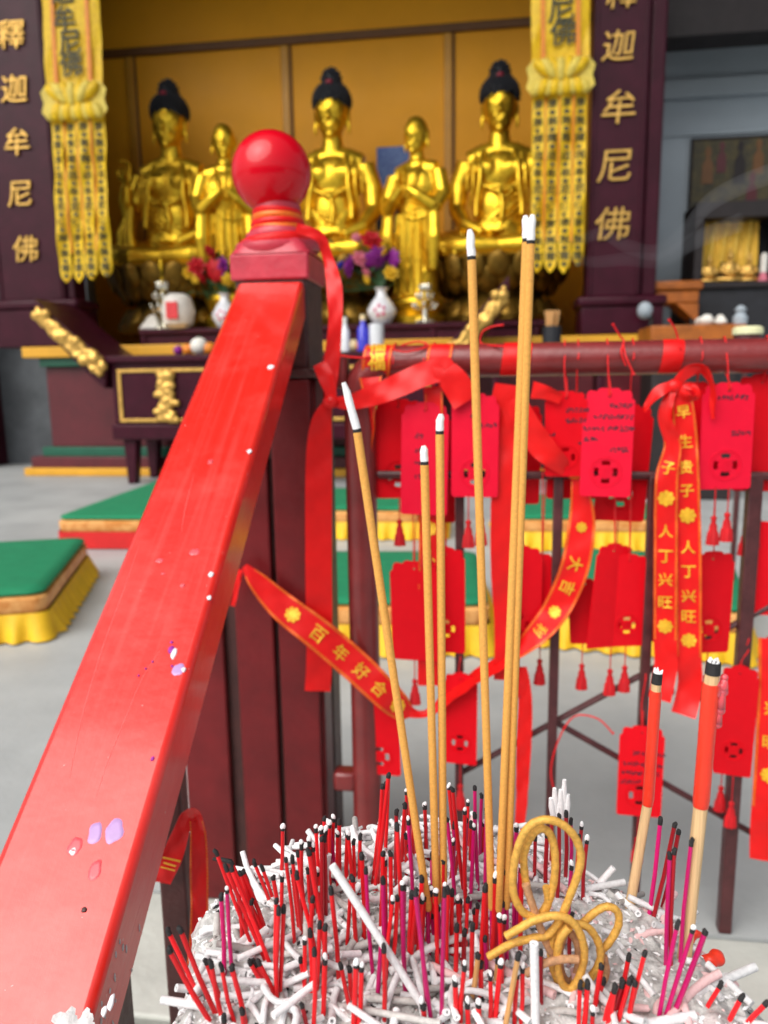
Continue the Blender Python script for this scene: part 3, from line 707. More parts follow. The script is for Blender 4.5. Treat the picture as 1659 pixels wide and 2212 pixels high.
# ================================================================== OFFERING TABLE with upturned carved ends
VT = 7.35
def tz(y): return onV(600, y, VT).z
tl = rect(232, 772, 948, 960, VT)
tab = thing('offering_table', 'long purple lacquer offering table with upturned gold carved ends', 'table', ((tl[0] + tl[1]) / 2, VT + 0.4, 0.001))
zt = onV(300, 768, VT).z
u0, u1 = onV(238, 768, VT).x, onV(946, 745, VT).x
DT = 0.75
part('table_top', MB().box(u0 - 0.04, u1 + 0.04, VT - 0.05, VT + DT, zt - 0.07, zt), 'lacquer', tab, bevel=0.015)
def horn(ux, sg, tip):
    th = 0.30; pts = []
    for t in np.linspace(0, 1, 12):
        pts.append((ux + sg * (abs(tip.x - ux)) * t, zt - 0.02 + (tip.z - zt) * (t ** 1.15)))
    lo = [(x + sg * 0.05 * (1 - i / 11), z - th * (1 - 0.35 * i / 11)) for i, (x, z) in enumerate(pts)]
    poly = pts + lo[::-1]
    if sg > 0: poly = poly[::-1]
    h = part('upturned_end', MB().prism(poly, VT - 0.06, VT + DT), 'lacquer', tab, bevel=0.012)
    mb = MB()                                              # carved dragon running up the face
    for q in range(3):
        path = []
        for i in range(15):
            t = 0.06 + 0.88 * i / 14
            j = t * 11; a = int(min(10, j)); f = j - a
            x = pts[a][0] * (1 - f) + pts[a + 1][0] * f; z = pts[a][1] * (1 - f) + pts[a + 1][1] * f
            path.append((x + 0.02 * math.sin(i * 1.3 + q * 2), VT - 0.075, z - 0.125 + 0.075 * math.sin(i * 1.15 + q * 2.1)))
        mb.tube(path, [0.018 + 0.024 * abs(math.sin(i * 1.3 + q * 2)) for i in range(15)], 8)
        if q == 0:
            for i in range(0, 15, 2): mb.ell(Vector(path[i]) + Vector((0, -0.015, 0.02)), (0.055, 0.04, 0.05), 8, 6)
    e = Vector(path[2]); mb.ell(e + Vector((0, -0.02, 0.02)), (0.075, 0.05, 0.055), 10, 8)
    part('gold_dragon', remeshed(mb, 0.011, 'gold_dragon', 1), 'gold_dull', h)
ORGT = ORG[tab.name]
_part = part
def part_shift(name, me, m, parent):                       # a fused mesh in temple coordinates -> local to its root
    root = parent
    while root.parent: root = root.parent
    me.transform(Matrix.Translation(-ORG[root.name])); return _part(name, me, m, parent)
def part(name, mb, m, parent, **kw):
    if not isinstance(mb, MB) and name in SHIFT: return part_shift(name, mb, m, parent)
    return _part(name, mb, m, parent, **kw)
SHIFT = {'gold_dragon', 'gold_carving'}
horn(u0, -1, onV(78, 640, VT)); horn(u1, 1, onV(1100, 590, VT))
zb_ = onV(300, 950, VT).z
part('apron', MB().box(u0 + 0.0, u1 - 0.0, VT, VT + DT - 0.05, onV(300, 915, VT).z, zt - 0.072), 'lacquer', tab, bevel=0.01)
part('apron_moulding', MB().box(u0 - 0.03, u1 + 0.03, VT - 0.03, VT + DT - 0.03, zb_ - 0.0, onV(300, 916, VT).z), 'lacquer', tab, bevel=0.02)
mo = MB()
zA, zBm = onV(300, 797, VT).z, onV(300, 912, VT).z
nP = 3
for k in range(nP):
    a0 = u0 + 0.06 + (u1 - u0 - 0.08) * k / nP; a1 = u0 + 0.06 + (u1 - u0 - 0.08) * (k + 1) / nP - 0.05
    fr = part('gold_frame', MB().box(a0, a1, VT - 0.018, VT - 0.002, zA - 0.035, zA).box(a0, a1, VT - 0.018, VT - 0.002, zBm, zBm + 0.035)
              .box(a0, a0 + 0.04, VT - 0.0175, VT - 0.0025, zBm + 0.036, zA - 0.036).box(a1 - 0.04, a1, VT - 0.0175, VT - 0.0025, zBm + 0.036, zA - 0.036), 'gold_dull', tab, bevel=0.006)
    mb = MB(); cx = (a0 + a1) / 2 if k else onV(362, 860, VT).x; hh = zA - zBm
    for q in range(2):
        path = [(cx + 0.07 * math.sin(i * 0.9 + q * 2.2), VT - 0.028, zBm + 0.02 + (hh - 0.05) * i / 17) for i in range(18)]
        mb.tube(path, [0.026 + 0.02 * abs(math.sin(i * 1.1 + q)) for i in range(18)], 8)
        for i in range(0, 18, 3): mb.ell(Vector(path[i]) + Vector((0.04 * (-1) ** i, -0.01, 0)), (0.04, 0.03, 0.035), 8, 6)
    mb.ell((cx, VT - 0.03, zBm + 0.035), (0.13, 0.03, 0.04), 10, 6); mb.ell((cx + 0.03, VT - 0.035, zA - 0.07), (0.08, 0.045, 0.06), 10, 6)
    part('gold_carving', remeshed(mb, 0.011, 'gold_carving', 1), 'gold_dull', tab)
for k, (lx, lv) in enumerate(((u0 + 0.05, VT + 0.04), (u1 - 0.17, VT + 0.04), (u0 + 0.05, VT + DT - 0.2), (u1 - 0.17, VT + DT - 0.2))):
    part('leg', MB().hexa([(lx + (0.02 if (i & 1) == 0 else 0) + dx, lv + dy, z) for i, (dx, dy, z) in enumerate([(0, 0, 0.001), (0.10, 0, 0.001), (0, 0.12, 0.001), (0.10, 0.12, 0.001), (-0.02, 0, zb_ - 0.001), (0.14, 0, zb_ - 0.001), (-0.02, 0.14, zb_ - 0.001), (0.14, 0.14, zb_ - 0.001)])]), 'lacquer', tab, bevel=0.01)

# ================================================================== OFFERINGS: vases, lamps, bottles, fruit, flowers
def vase(px, ybot, ytop, wpx, v, z, label, body='porcelain', deco='porcelain_pink', blooms=None, group='porcelain vases'):
    b = onV(px, ybot, v); u = b.x; h = onV(px, ytop, v).z - z; w = wpx * v / FPX / 2
    r = thing('flower_vase', label, 'vase', (u, v, z + 0.001), group=group)
    part('body', MB().lathe([(w * 0.55, 0), (w * 0.62, h * 0.03), (w * 0.98, h * 0.28), (w, h * 0.4), (w * 0.72, h * 0.6), (w * 0.34, h * 0.8), (w * 0.32, h * 0.9), (w * 0.5, h)], n=28), body, r, local=True)
    d = MB()
    for i in range(5):
        a = 2 * math.pi * i / 5 + 0.5
        d.ell((w * 0.3 * math.cos(a), -w * 0.93, h * 0.36 + w * 0.3 * math.sin(a)), (w * 0.13, w * 0.06, w * 0.15), 8, 6)
    part('painted_flower', d, deco, r, local=True)
    return r
def flower_mesh():
    mb = MB()
    for row, (n, rr, tl, s) in enumerate(((7, 0.55, 0.35, 0.46), (6, 0.38, 0.8, 0.42), (4, 0.18, 1.2, 0.36))):
        for k in range(n):
            a = 2 * math.pi * (k + 0.5 * row) / n
            q = Matrix.Rotation(a, 3, 'Z') @ Matrix.Rotation(-tl, 3, 'Y')
            mb.ell((rr * math.cos(a), rr * math.sin(a), 0.12 * row), (s, s * 0.72, 0.09), 8, 5, q)
    mb.ell((0, 0, 0.3), (0.2, 0.2, 0.2), 8, 6)
    return mb
FLW = flower_mesh()
def bouquet(name, label, v, z, pxc, items, leaves=26, group='bouquets on the altar'):
    """items: (px, py, radius px, colour); stems run down to the mouth of its vase at z"""
    u = onV(pxc, 600, v).x
    r = thing(name, label, 'flowers', (u, v, z), group=group)
    fm = {}
    st_ = MB(); lf = MB()
    for px, py, rp, colr in items:
        c = onV(px, py, v - 0.05) - Vector((u, v, z)); s = rp * v / FPX
        if colr not in fm: fm[colr] = FLW.mesh('flower', (0, 0, 0), 60); fm[colr].materials.append(MATS['flower_' + colr])
        o = bpy.data.objects.new('flower', fm[colr]); C.objects.link(o); o.parent = r
        o.location = c; o.scale = (s, s, s); o.rotation_euler = (R(70) + random.uniform(-.3, .3), random.uniform(-.4, .4), random.uniform(0, 6))
        st_.tube(spline([(0, 0, -0.02), (c.x * 0.3, 0, c.z * 0.5), (c.x, c.y + 0.03, c.z)], 4), 0.006, 5)
    xs = [onV(i[0], i[1], v).x - u for i in items]; zs = [onV(i[0], i[1], v).z - z for i in items]
    for k in range(leaves):
        c = Vector((random.uniform(min(xs) - .05, max(xs) + .05), random.uniform(-0.02, 0.12), random.uniform(min(zs) * 0.6 - 0.1, max(zs))))
        q = Matrix.Rotation(random.uniform(0, 6), 3, 'Z') @ Matrix.Rotation(random.uniform(-1, 1), 3, 'Y')
        lf.ell(c, (0.085, 0.03, 0.008), 8, 4, q); st_.tube([(0, 0, 0), c], 0.004, 4)
    part('stems', st_, 'leaf_green', r, local=True); part('leaves', lf, 'leaf_green', r, local=True, kind='stuff')
    return r
ZS = zi + 0.001
VV = 8.62
def vz(px, py, v=VV): return onV(px, py, v).z
vase(825, 690, 622, 62, VV, ZS, 'white porcelain vase with pink painted flower under the purple bouquet')
vase(487, 694, 634, 56, VV, ZS, 'white porcelain vase half hidden behind the sloping red handrail')
bouquet('flower_bouquet', 'bouquet of red, purple and pink flowers above the white porcelain vase', VV, vz(825, 622), 825,
        [(803, 520, 26, 'red'), (832, 545, 15, 'yellow'), (815, 560, 30, 'purple'), (848, 558, 22, 'purple'), (757, 575, 26, 'purple'), (778, 560, 20, 'pink'), (790, 590, 15, 'pink'), (790, 603, 13, 'yellow'), (845, 590, 18, 'yellow'), (835, 520, 12, 'yellow'), (720, 575, 10, 'blue'), (738, 573, 11, 'blue'), (770, 515, 12, 'pink')])
bouquet('flower_bouquet', 'bouquet of dark red and yellow flowers beside the seated raised-palm statue', VV, vz(487, 634), 487,
        [(425, 575, 22, 'red'), (432, 600, 18, 'red'), (462, 585, 28, 'red'), (480, 575, 22, 'purple'), (453, 545, 18, 'red'), (495, 605, 18, 'yellow'), (420, 600, 14, 'yellow'), (408, 590, 16, 'yellow'), (490, 545, 16, 'yellow')])

def lamp(px, ybot, ytop, wpx, label):
    u = onV(px, ybot, VV - 0.03).x; h = vz(px, ytop) - ZS; w = wpx * VV / FPX / 2
    r = thing('crystal_lamp', label, 'lamp', (u, VV - 0.03, ZS), group='crystal lotus lamps')
    part('foot', MB().lathe([(w * 0.8, 0), (w * 0.7, 0.03), (w * 0.2, 0.06), (w * 0.18, h * 0.25)], n=20), 'glass_clear', r, local=True)
    pt = part('petals', MB(), 'glass_clear', r, local=True) if 0 else None
    mb = MB()
    for row in range(3):
        for k in range(8):
            a = 2 * math.pi * (k + 0.5 * row) / 8
            q = Matrix.Rotation(a, 3, 'Z') @ Matrix.Rotation(0.5 - 0.2 * row, 3, 'Y')
            mb.ell((w * (0.8 - 0.22 * row) * math.cos(a), w * (0.8 - 0.22 * row) * math.sin(a), h * (0.3 + 0.16 * row)), (w * 0.10, w * 0.16, h * 0.07), 8, 6, q)
    part('crystal_petals', mb, 'glass_clear', r, local=True)
    part('stem', MB().lathe([(w * 0.14, h * 0.24), (w * 0.2, h * 0.6), (w * 0.08, h * 0.8), (w * 0.2, h * 0.9), (w * 0.05, h)], n=14), 'gold', r, local=True)
lamp(355, 694, 560, 62, 'glittering crystal lamp beside the red-marked white jar on the inner altar')
lamp(918, 690, 575, 58, 'glittering crystal lamp beside the white porcelain vase on the inner altar')
u = onV(378, 690, VV - 0.2).x
j = thing('white_jar', 'rounded white jar with red seal mark on the inner altar', 'jar', (u, 8.52, ZS))
part('body', MB().lathe([(0.10, 0), (0.16, 0.05), (0.19, 0.2), (0.15, 0.34), (0.09, 0.38)], n=24), 'paper_white', j, local=True)
part('red_mark', MB().box(-0.06, 0.07, -0.196, -0.17, 0.10, 0.28), 'paper_red', j, local=True)
j = thing('white_cloth', 'small folded white cloth at the shelf end beside the crystal lamp', 'cloth', (onV(328, 690, 8.6).x, 8.6, ZS))
part('fold', MB().hexa([(-0.14, -0.1, 0), (0.12, -0.1, 0), (-0.14, 0.1, 0), (0.12, 0.1, 0), (-0.02, -0.05, 0.16), (0.06, -0.05, 0.18), (-0.02, 0.05, 0.17), (0.06, 0.05, 0.16)]), 'paper_white', j, local=True, bevel=0.03)
# things on the long table top
ZTT = zt + 0.001
def bottle(px, ybot, ytop, wpx, m, cap, label, v=VT + 0.15):
    u = onV(px, ybot, v).x; h = onV(px, ytop, v).z - ZTT; w = wpx * v / FPX / 2
    r = thing('bottle', label, 'bottle', (u, v, ZTT), group=None)
    part('body', MB().lathe([(w, 0), (w, h * 0.6), (w * 0.5, h * 0.75), (w * 0.4, h * 0.85)], n=18), m, r, local=True)
    part('cap', MB().lathe([(w * 0.5, h * 0.852), (w * 0.5, h)], n=14), cap, r, local=True)
bottle(785, 748, 680, 26, 'glass_blue', 'fruit_pale', 'deep blue bottle with pale cap on the offering table')
bottle(746, 748, 685, 20, 'porcelain', 'paper_white', 'slim white bottle on the offering table')
u = onV(814, 748, VT + 0.12).x; hc = onV(814, 700, VT + 0.12).z - ZTT
cpz = thing('white_cup', 'straight white cup next to the deep blue bottle', 'cup', (u, VT + 0.12, ZTT))
part('body', MB().lathe([(0.055, 0), (0.07, 0.02), (0.072, hc), (0.064, hc), (0.060, 0.03), (0.0, 0.03)], n=24), 'porcelain', cpz, local=True)
def fruit(px, py, rp, m, label):
    v = VT + 0.2; s = rp * v / FPX; u = onV(px, py, v).x
    r = thing('fruit', label, 'fruit', (u, v, ZTT), group='offered fruit on the table')
    part('flesh', MB().ell((0, 0, s * 0.95), (s, s, s * 0.95), 16, 12), m, r, local=True)
    part('stalk', MB().tube([(0, 0, s * 1.8), (0.01, 0, s * 2.1)], 0.008, 6), 'leaf_green', r, local=True)
fruit(430, 740, 20, 'paper_white', 'round white melon on the offering table'); fruit(406, 745, 13, 'fruit_orange', 'orange to the open side of the white melon')
fruit(452, 745, 14, 'fruit_orange', 'orange between the white melon and the red handrail'); fruit(762, 735, 14, 'fruit_pale', 'pale peach beside the slim white bottle')
fruit(775, 742, 12, 'fruit_orange', 'small orange beside the deep blue bottle'); fruit(385, 748, 11, 'flower_purple', 'small dark purple fruit on the offering table')

# ================================================================== SIDE ROOM on the right
a = rect(1486, 293, 1700, 640, VG - 0.06)
pz0 = onV(1560, 640, VG).z
pn = thing('wall_painting', 'large dark painting hanging on the grey side wall', 'painting', ((a[0] + a[1]) / 2, VG - 0.05, a[2]))
part('canvas', MB().box(a[0] + 0.03, a[1] + 0.5, VG - 0.045, VG - 0.003, a[2] + 0.03, a[3] - 0.03), 'painting', pn)
part('frame', MB().box(a[0], a[1] + 0.53, VG - 0.055, VG - 0.002, a[3] - 0.03, a[3]).box(a[0], a[0] + 0.03, VG - 0.054, VG - 0.004, a[2], a[3] - 0.031), 'wood_dark', pn, bevel=0.008)
for k, (px, py, h, w) in enumerate(((1530, 340, 60, 12), (1560, 325, 50, 10), (1600, 330, 70, 12), (1640, 322, 55, 11), (1625, 395, 60, 12))):
    c = onV(px, py, VG - 0.05); s = VG / FPX
    part('painted_figure', MB().prism([(c.x + w * s * x, c.z + h * s * z) for x, z in ((-.2, 0), (-.5, .12), (-.4, .25), (0, .36), (.4, .25), (.5, .12), (.2, 0), (.8, -.2), (.9, -.8), (-.9, -.8), (-.8, -.2))], VG - 0.052, VG - 0.046), ('trim_dark', 'lacquer_red', 'wood_dark')[k % 3], pn, smooth=0)
VR = 8.9
a = rect(1500, 432, 1760, 640, VR)
sh = thing('small_shrine', 'dark wooden cabinet shrine with gold curtain on the side altar', 'shrine', ((a[0] + a[1]) / 2, VR + 0.3, 0.001))
zq = onV(1580, 612, VR).z
part('cabinet', MB().box(a[0], a[1], VR + 0.45, VR + 0.55, zq, a[3]), 'black_cloth', sh)
part('lintel', MB().box(a[0], a[1], VR, VR + 0.448, onV(1580, 470, VR).z, a[3]), 'wood_dark', sh, bevel=0.01)
part('side_board', MB().box(a[0], onV(1522, 500, VR).x, VR + 0.001, VR + 0.447, zq, onV(1580, 470, VR).z - 0.002), 'wood_dark', sh, bevel=0.01)
part('side_board', MB().box(onV(1690, 500, VR).x, a[1], VR + 0.001, VR + 0.447, zq, onV(1580, 470, VR).z - 0.002), 'wood_dark', sh, bevel=0.01)
g = rect(1524, 474, 1640, 590, VR + 0.2)
cur = MB(); V = []; F = []
for i in range(9):
    for k in range(33):
        t = k / 32
        V.append((g[0] + (g[1] - g[0]) * t, VR + 0.25 + 0.03 * math.sin(t * 28 + i * 0.2), g[3] + (g[2] + (0.12 if 0.3 < t < 0.6 else 0.0) - g[3]) * i / 8))
for i in range(8):
    for k in range(32): F.append((i * 33 + k, (i + 1) * 33 + k, (i + 1) * 33 + k + 1, i * 33 + k + 1))
part('curtain', cur.add(V, F), 'gold_cloth', sh)
part('counter', MB().box(a[0] - 0.15, a[1], VR - 0.15, VR + 0.6, zq - 0.06, zq - 0.001), 'wood_dark', sh, bevel=0.01)
part('counter_body', MB().box(a[0] - 0.08, a[1], VR - 0.10, VR + 0.6, 0.002, zq - 0.062), 'black_cloth', sh)
for k, px in enumerate((1535, 1580, 1622)):
    u = onV(px, 600, VR).x; hh = onV(px, (548, 535, 545)[k], VR).z - zq
    f = thing('small_figurine', ('small dark gilt figurine under the curtain, beside the cabinet board', 'middle and tallest dark gilt figurine before the gold curtain', 'small dark gilt figurine beside the white candle')[k], 'figurine', (u, VR + 0.08, zq + 0.001), group='figurines in the small shrine')
    s = hh / 0.42; mb = MB()
    mb.ell((0, 0, 0.05 * s), (0.11 * s, 0.09 * s, 0.05 * s), 14, 8).ell((0, 0, 0.17 * s), (0.08 * s, 0.06 * s, 0.11 * s), 14, 10).ell((0, 0, 0.33 * s), (0.042 * s, 0.045 * s, 0.055 * s), 12, 8).ell((0, 0, 0.40 * s), (0.02 * s, 0.02 * s, 0.03 * s), 8, 6)
    for sg in (-1, 1):
        mb.tube([(sg * 0.07 * s, 0, 0.24 * s), (sg * 0.11 * s, -0.02 * s, 0.15 * s), (sg * 0.02 * s, -0.08 * s, 0.12 * s)], [0.03 * s, 0.028 * s, 0.02 * s], 8)
        mb.tube([(sg * 0.03 * s, 0, 0.06 * s), (sg * 0.13 * s, -0.05 * s, 0.05 * s), (0, -0.10 * s, 0.04 * s)], [0.045 * s, 0.04 * s, 0.03 * s], 8)
    part('body', remeshed(mb, 0.009, 'body', 1), 'gold_dull', f)
    part('base', MB().lathe([(0.12 * s, 0.0), (0.13 * s, 0.02), (0.11 * s, 0.03)], n=20), 'wood_dark', f, local=True)
u = onV(1648, 600, VR).x
cn = thing('white_candle', 'white candle with pink foot beside the small figurines', 'candle', (u, VR, zq + 0.001))
part('wax', MB().lathe([(0.035, 0.10), (0.035, 0.28), (0.01, 0.30)], n=14), 'paper_white', cn, local=True); part('foot', MB().lathe([(0.05, 0), (0.045, 0.05), (0.03, 0.098)], n=14), 'flower_pink', cn, local=True)

# drapes and clutter in front of the side altar
def slab(name, label, cat, px0, py0, px1, py1, v, m, dep=0.3, bevelw=0.02, z0=None):
    a = rect(px0, py0, px1, py1, v); zb = a[2] if z0 is None else z0
    t = thing(name, label, cat, ((a[0] + a[1]) / 2, v + dep / 2, zb))
    return t, a
t, a = slab('side_altar', 'orange wooden side altar table next to the purple column', 'table', 1412, 606, 1520, 645, 8.3, 'orange_wood', z0=0.001)
part('table_top', MB().box(a[0], a[1], 8.3, 8.75, a[3] - 0.09, a[3]), 'orange_wood', t, bevel=0.02)
part('apron', MB().box(a[0] + 0.02, a[1] - 0.03, 8.33, 8.72, a[3] - 0.22, a[3] - 0.092), 'orange_wood', t, bevel=0.02)
part('bracket', MB().prism([(a[1] - 0.25, a[3] - 0.222), (a[1] - 0.03, a[3] - 0.222), (a[1] - 0.03, a[3] - 0.42)], 8.33, 8.72), 'orange_wood', t, bevel=0.01)
for ux in (a[0] + 0.02, a[1] - 0.10):
    part('leg', MB().box(ux, ux + 0.08, 8.34, 8.42, 0.002, a[3] - 0.222), 'wood_dark', t, bevel=0.01)
    part('leg', MB().box(ux, ux + 0.08, 8.62, 8.70, 0.002, a[3] - 0.222), 'wood_dark', t, bevel=0.01)
t, a = slab('incense_cabinet', 'low orange-brown cabinet behind the red pipe railing', 'cabinet', 1412, 702, 1600, 760, 6.6, 'orange_wood', z0=0.001)
part('body', MB().box(a[0], a[1], 6.6, 7.1, 0.002, a[3] - 0.18), 'wood_dark', t, bevel=0.015)
part('top', MB().box(a[0] - 0.03, a[1] + 0.03, 6.56, 7.14, a[3] - 0.178, a[3]), 'orange_wood', t, bevel=0.01)
for k in range(3):
    w = (a[1] - a[0]) / 3
    part('door', MB().box(a[0] + k * w + 0.02, a[0] + (k + 1) * w - 0.02, 6.585, 6.599, 0.1, a[3] - 0.22), 'wood_dark', t, bevel=0.008)
zcab = a[3] + 0.001
def clutter(px, ytop, w, m, label, name, cat, v=6.75):
    u = onV(px, 700, v).x; h = onV(px, ytop, v).z - zcab; s = w * v / FPX / 2
    r = thing(name, label, cat, (u, v, zcab))
    return r, h, s
r, h, s = clutter(1535, 675, 60, '', 'pale rumpled cloth heap on the low orange-brown cabinet', 'cloth_heap', 'cloth')
mb = MB()
for k in range(7): mb.ell((random.uniform(-s * .7, s * .7), random.uniform(-.05, .05), h * random.uniform(.2, .5)), (s * random.uniform(.25, .5), 0.08, h * random.uniform(.25, .45)), 10, 8)
part('folds', remeshed(mb, 0.012, 'folds', 1), 'paper_white', r)
r, h, s = clutter(1598, 660, 26, '', 'pale upright wrapped bundle on the cabinet beside the cloth heap', 'wrapped_bundle', 'bundle')
part('wrap', MB().lathe([(s, 0), (s * 1.1, h * .4), (s * .6, h * .6), (s * .9, h * .8), (s * .3, h)], n=16), 'wall_grey', r, local=True)
a = rect(1376, 652, 1410, 690, 7.9)
r = thing('round_bell', 'round silvery bell on a thin pole in front of the purple column', 'bell', ((a[0] + a[1]) / 2, 7.9, 0.001))
part('bowl', MB().ell((0, 0, (a[2] + a[3]) / 2), ((a[1] - a[0]) / 2, 0.08, (a[3] - a[2]) / 2), 18, 12), 'wall_grey', r, local=True)
part('pole', MB().tube([(0.06, 0, 0.03), (0.06, 0, a[2] + 0.03)], 0.02, 8), 'iron', r, local=True)
part('foot', MB().lathe([(0.14, 0), (0.13, 0.03), (0.03, 0.04)], c=(0.06, 0, 0), n=20), 'iron', r, local=True)
a = rect(1586, 700, 1660, 750, 3.2)
r = thing('small_stand', 'small stand with pale rounded top behind the railing end', 'stand', (onV(1615, 720, 3.2).x, 3.2, 0.001))
hz = onV(1615, 706, 3.2).z; s = 26 * 3.2 / FPX
part('column', MB().lathe([(0.10, 0), (0.09, 0.03), (0.011, 0.06), (0.011, hz - 0.12), (s, hz - 0.09), (s, hz - 0.03)], n=20), 'bar_brown', r, local=True)
part('cap', MB().lathe([(s * 1.1, hz - 0.029), (s * 1.1, hz - 0.008), (s * 0.9, hz)], n=20), 'bulb_cap', r, local=True)
a = rect(1160, 690, 1228, 740, 6.9)
r = thing('incense_tube', 'dark canister holding tan incense behind the railing', 'canister', (onV(1192, 720, 6.9).x, 6.9, zcab - 0.30))
hb_ = onV(1192, 705, 6.9).z - (zcab - 0.30)
part('can', MB().lathe([(0.075, 0), (0.08, 0.02), (0.08, hb_), (0.07, hb_), (0.07, 0.05)], n=20), 'black_cloth', r, local=True)
mb = MB()
for k in range(30): mb.tube([(random.uniform(-.05, .05), random.uniform(-.05, .05), 0.05), (random.uniform(-.06, .06), random.uniform(-.06, .06), hb_ + 0.13)], 0.006, 5)
part('incense_bundle', mb, 'stick_tan', r, local=True, kind='stuff')
zsb = zcab - 0.301
r = thing('side_bench', 'plain dark bench under the incense canister', 'bench', (onV(1192, 720, 6.9).x, 6.95, 0.001))
part('seat', MB().box(-0.55, 0.5, -0.2, 0.2, zsb - 0.05, zsb - 0.001), 'lacquer', r, local=True, bevel=0.01)
for sx in (-0.5, 0.38):
    part('leg', MB().box(sx, sx + 0.06, -0.17, 0.17, 0.001, zsb - 0.051), 'lacquer', r, local=True, bevel=0.01)

# ================================================================== KNEELING MATS
def mat_cushion(xc, ybot, wu, dv, h, rz, label, skirt='skirt_yellow', frills=True):
    c = floorV(xc, ybot)
    r = thing('kneeling_mat', label, 'kneeling mat', (c.x, c.y + dv / 2, 0.001), group='green topped kneeling mats', rz=rz)
    x, y = wu / 2, dv / 2; hs_, hb2 = h * 0.52, h * 0.86
    def loop(xx, yy, rr, n=5):
        o = []
        for cx, cy, a0 in ((xx - rr, yy - rr, 0), (-xx + rr, yy - rr, 90), (-xx + rr, -yy + rr, 180), (xx - rr, -yy + rr, 270)):
            for i in range(n + 1):
                a = R(a0 + 90 * i / n); o.append((cx + rr * math.cos(a), cy + rr * math.sin(a)))
        return o
    def rings(levels, closed_top=True):
        V = []; F = []; n = len(levels[0][0])
        for lp, z in levels: V += [(px, py, z if not callable(z) else z(px, py)) for px, py in lp]
        for i in range(len(levels) - 1):
            F += [(i * n + k, i * n + (k + 1) % n, (i + 1) * n + (k + 1) % n, (i + 1) * n + k) for k in range(n)]
        F.append(tuple(range((len(levels) - 1) * n, len(levels) * n))); F.append(tuple(range(n - 1, -1, -1)))
        return MB().add(V, F)
    part('brocade_band', rings([(loop(x - .01, y - .01, .05), hs_), (loop(x, y, .06), hs_ + .02), (loop(x, y, .06), hb2 - .01), (loop(x - .015, y - .015, .06), hb2)]), 'brocade', r, local=True)
    tp = rings([(loop(x - .02, y - .02, .06), hb2 + .001), (loop(x - .005, y - .005, .07), hb2 + .012), (loop(x - .012, y - .012, .07), hb2 + .026), (loop(x - .06, y - .06, .08), h), (loop(x * .5, y * .5, .05), h + .012)])
    part('velvet_top', tp, 'green_velvet', r, local=True, smooth=60)
    # pleated skirt
    per = []
    lp = loop(x + .004, y + .004, .05, 4)
    for i in range(len(lp)):
        a, b = Vector(lp[i]), Vector(lp[(i + 1) % len(lp)]); L = (b - a).length; n = max(1, int(L / 0.012))
        for k in range(n): per.append((a.lerp(b, k / n), (b - a).normalized()))
    V = []; n = len(per); rows = 5
    for i in range(rows + 1):
        t = i / rows
        for k, (p, d) in enumerate(per):
            nn = Vector((d.y, -d.x)); w = (0.5 + 0.5 * math.sin(k * 0.85 + 0.8 * math.sin(k * 0.13))) * 0.038 * t if frills else 0.0
            q = p + nn * (w + 0.02 * t * frills)
            V.append((q.x, q.y, hs_ + 0.004 - (hs_ - 0.003) * t))
    F = [(i * n + k, (i + 1) * n + k, (i + 1) * n + (k + 1) % n, i * n + (k + 1) % n) for i in range(rows) for k in range(n)]
    part('pleated_skirt', MB().add(V, F), skirt, r, local=True, smooth=50)
    part('base_frame', MB().box(-x + .05, x - .05, -y + .05, y - .05, 0.0, hs_ - .002), 'wood_dark', r, local=True)
    return r
mat_cushion(-272, 1405, 0.95, 1.10, 0.215, R(20), 'green kneeling mat with wide yellow pleats, alone on the open paving beside the handrail')
mat_cushion(315, 1188, 1.25, 1.9, 0.215, R(3), 'green kneeling mat with plain red skirt in front of the offering table', 'skirt_red', False)
mat_cushion(815, 1412, 0.80, 0.85, 0.215, R(4), 'green kneeling mat seen between the red post and the hanging red cards')
mat_cushion(790, 1165, 0.95, 0.9, 0.215, R(2), 'green kneeling mat behind the post, in the row near the altar')
mat_cushion(1255, 1190, 0.95, 0.9, 0.215, R(3), 'green kneeling mat behind the curving gold-edged ribbon, in the row near the altar')
mat_cushion(1420, 1415, 0.80, 0.85, 0.215, R(-12), 'green kneeling mat with yellow pleats behind the paired hanging ribbons')
# ================================================================== POST, HANDRAIL
VP = 1.36
zPB = onV(600, 552, VP).z                                  # lower edge of the cap block
pl, pr = onV(508, 640, VP).x, onV(662, 640, VP).x
PW = pr - pl
post = thing('newel_post', 'dark red newel post with glossy red ball finial at the head of the handrail', 'post', ((pl + pr) / 2, VP + PW / 2, 0.001))
pc = (pl + pr) / 2; pv = VP + PW / 2
part('shaft', MB().box(pl, pr, VP, VP + PW, 0.9, zPB - 0.002), 'post_brown', post, bevel=0.006)
zc0, zc1, zc2 = onV(585, 605, VP).z, onV(585, 547, VP).z, onV(590, 492, VP).z
e = 0.006
part('cap_block', MB().box(pl - e, pr + e, VP - e, VP + PW + e, zc0, zc1), 'cap_pink', post, bevel=0.004)
V = []; F = []; nn = 12; rows = 8                          # cap roof swelling from a square into a round neck
for i in range(rows + 1):
    t = i / rows; rr = (PW / 2 + e) * (1 - t) + 0.047 * t
    for k in range(48):
        a = 2 * math.pi * (k + 0.5) / 48; ca, sa = math.cos(a), math.sin(a)
        sq = 1 / max(abs(ca), abs(sa)); w = sq * (1 - min(1, t * 1.5)) + min(1, t * 1.5)
        V.append((pc + rr * w * ca, pv + rr * w * sa, zc1 + (zc2 - zc1) * (1 - (1 - t) ** 1.8)))
F = [(i * 48 + k, i * 48 + (k + 1) % 48, (i + 1) * 48 + (k + 1) % 48, (i + 1) * 48 + k) for i in range(rows) for k in range(48)] + [tuple(range(rows * 48, rows * 48 + 48))]
part('cap_roof', MB().add(V, F), 'cap_pink', post, smooth=50)
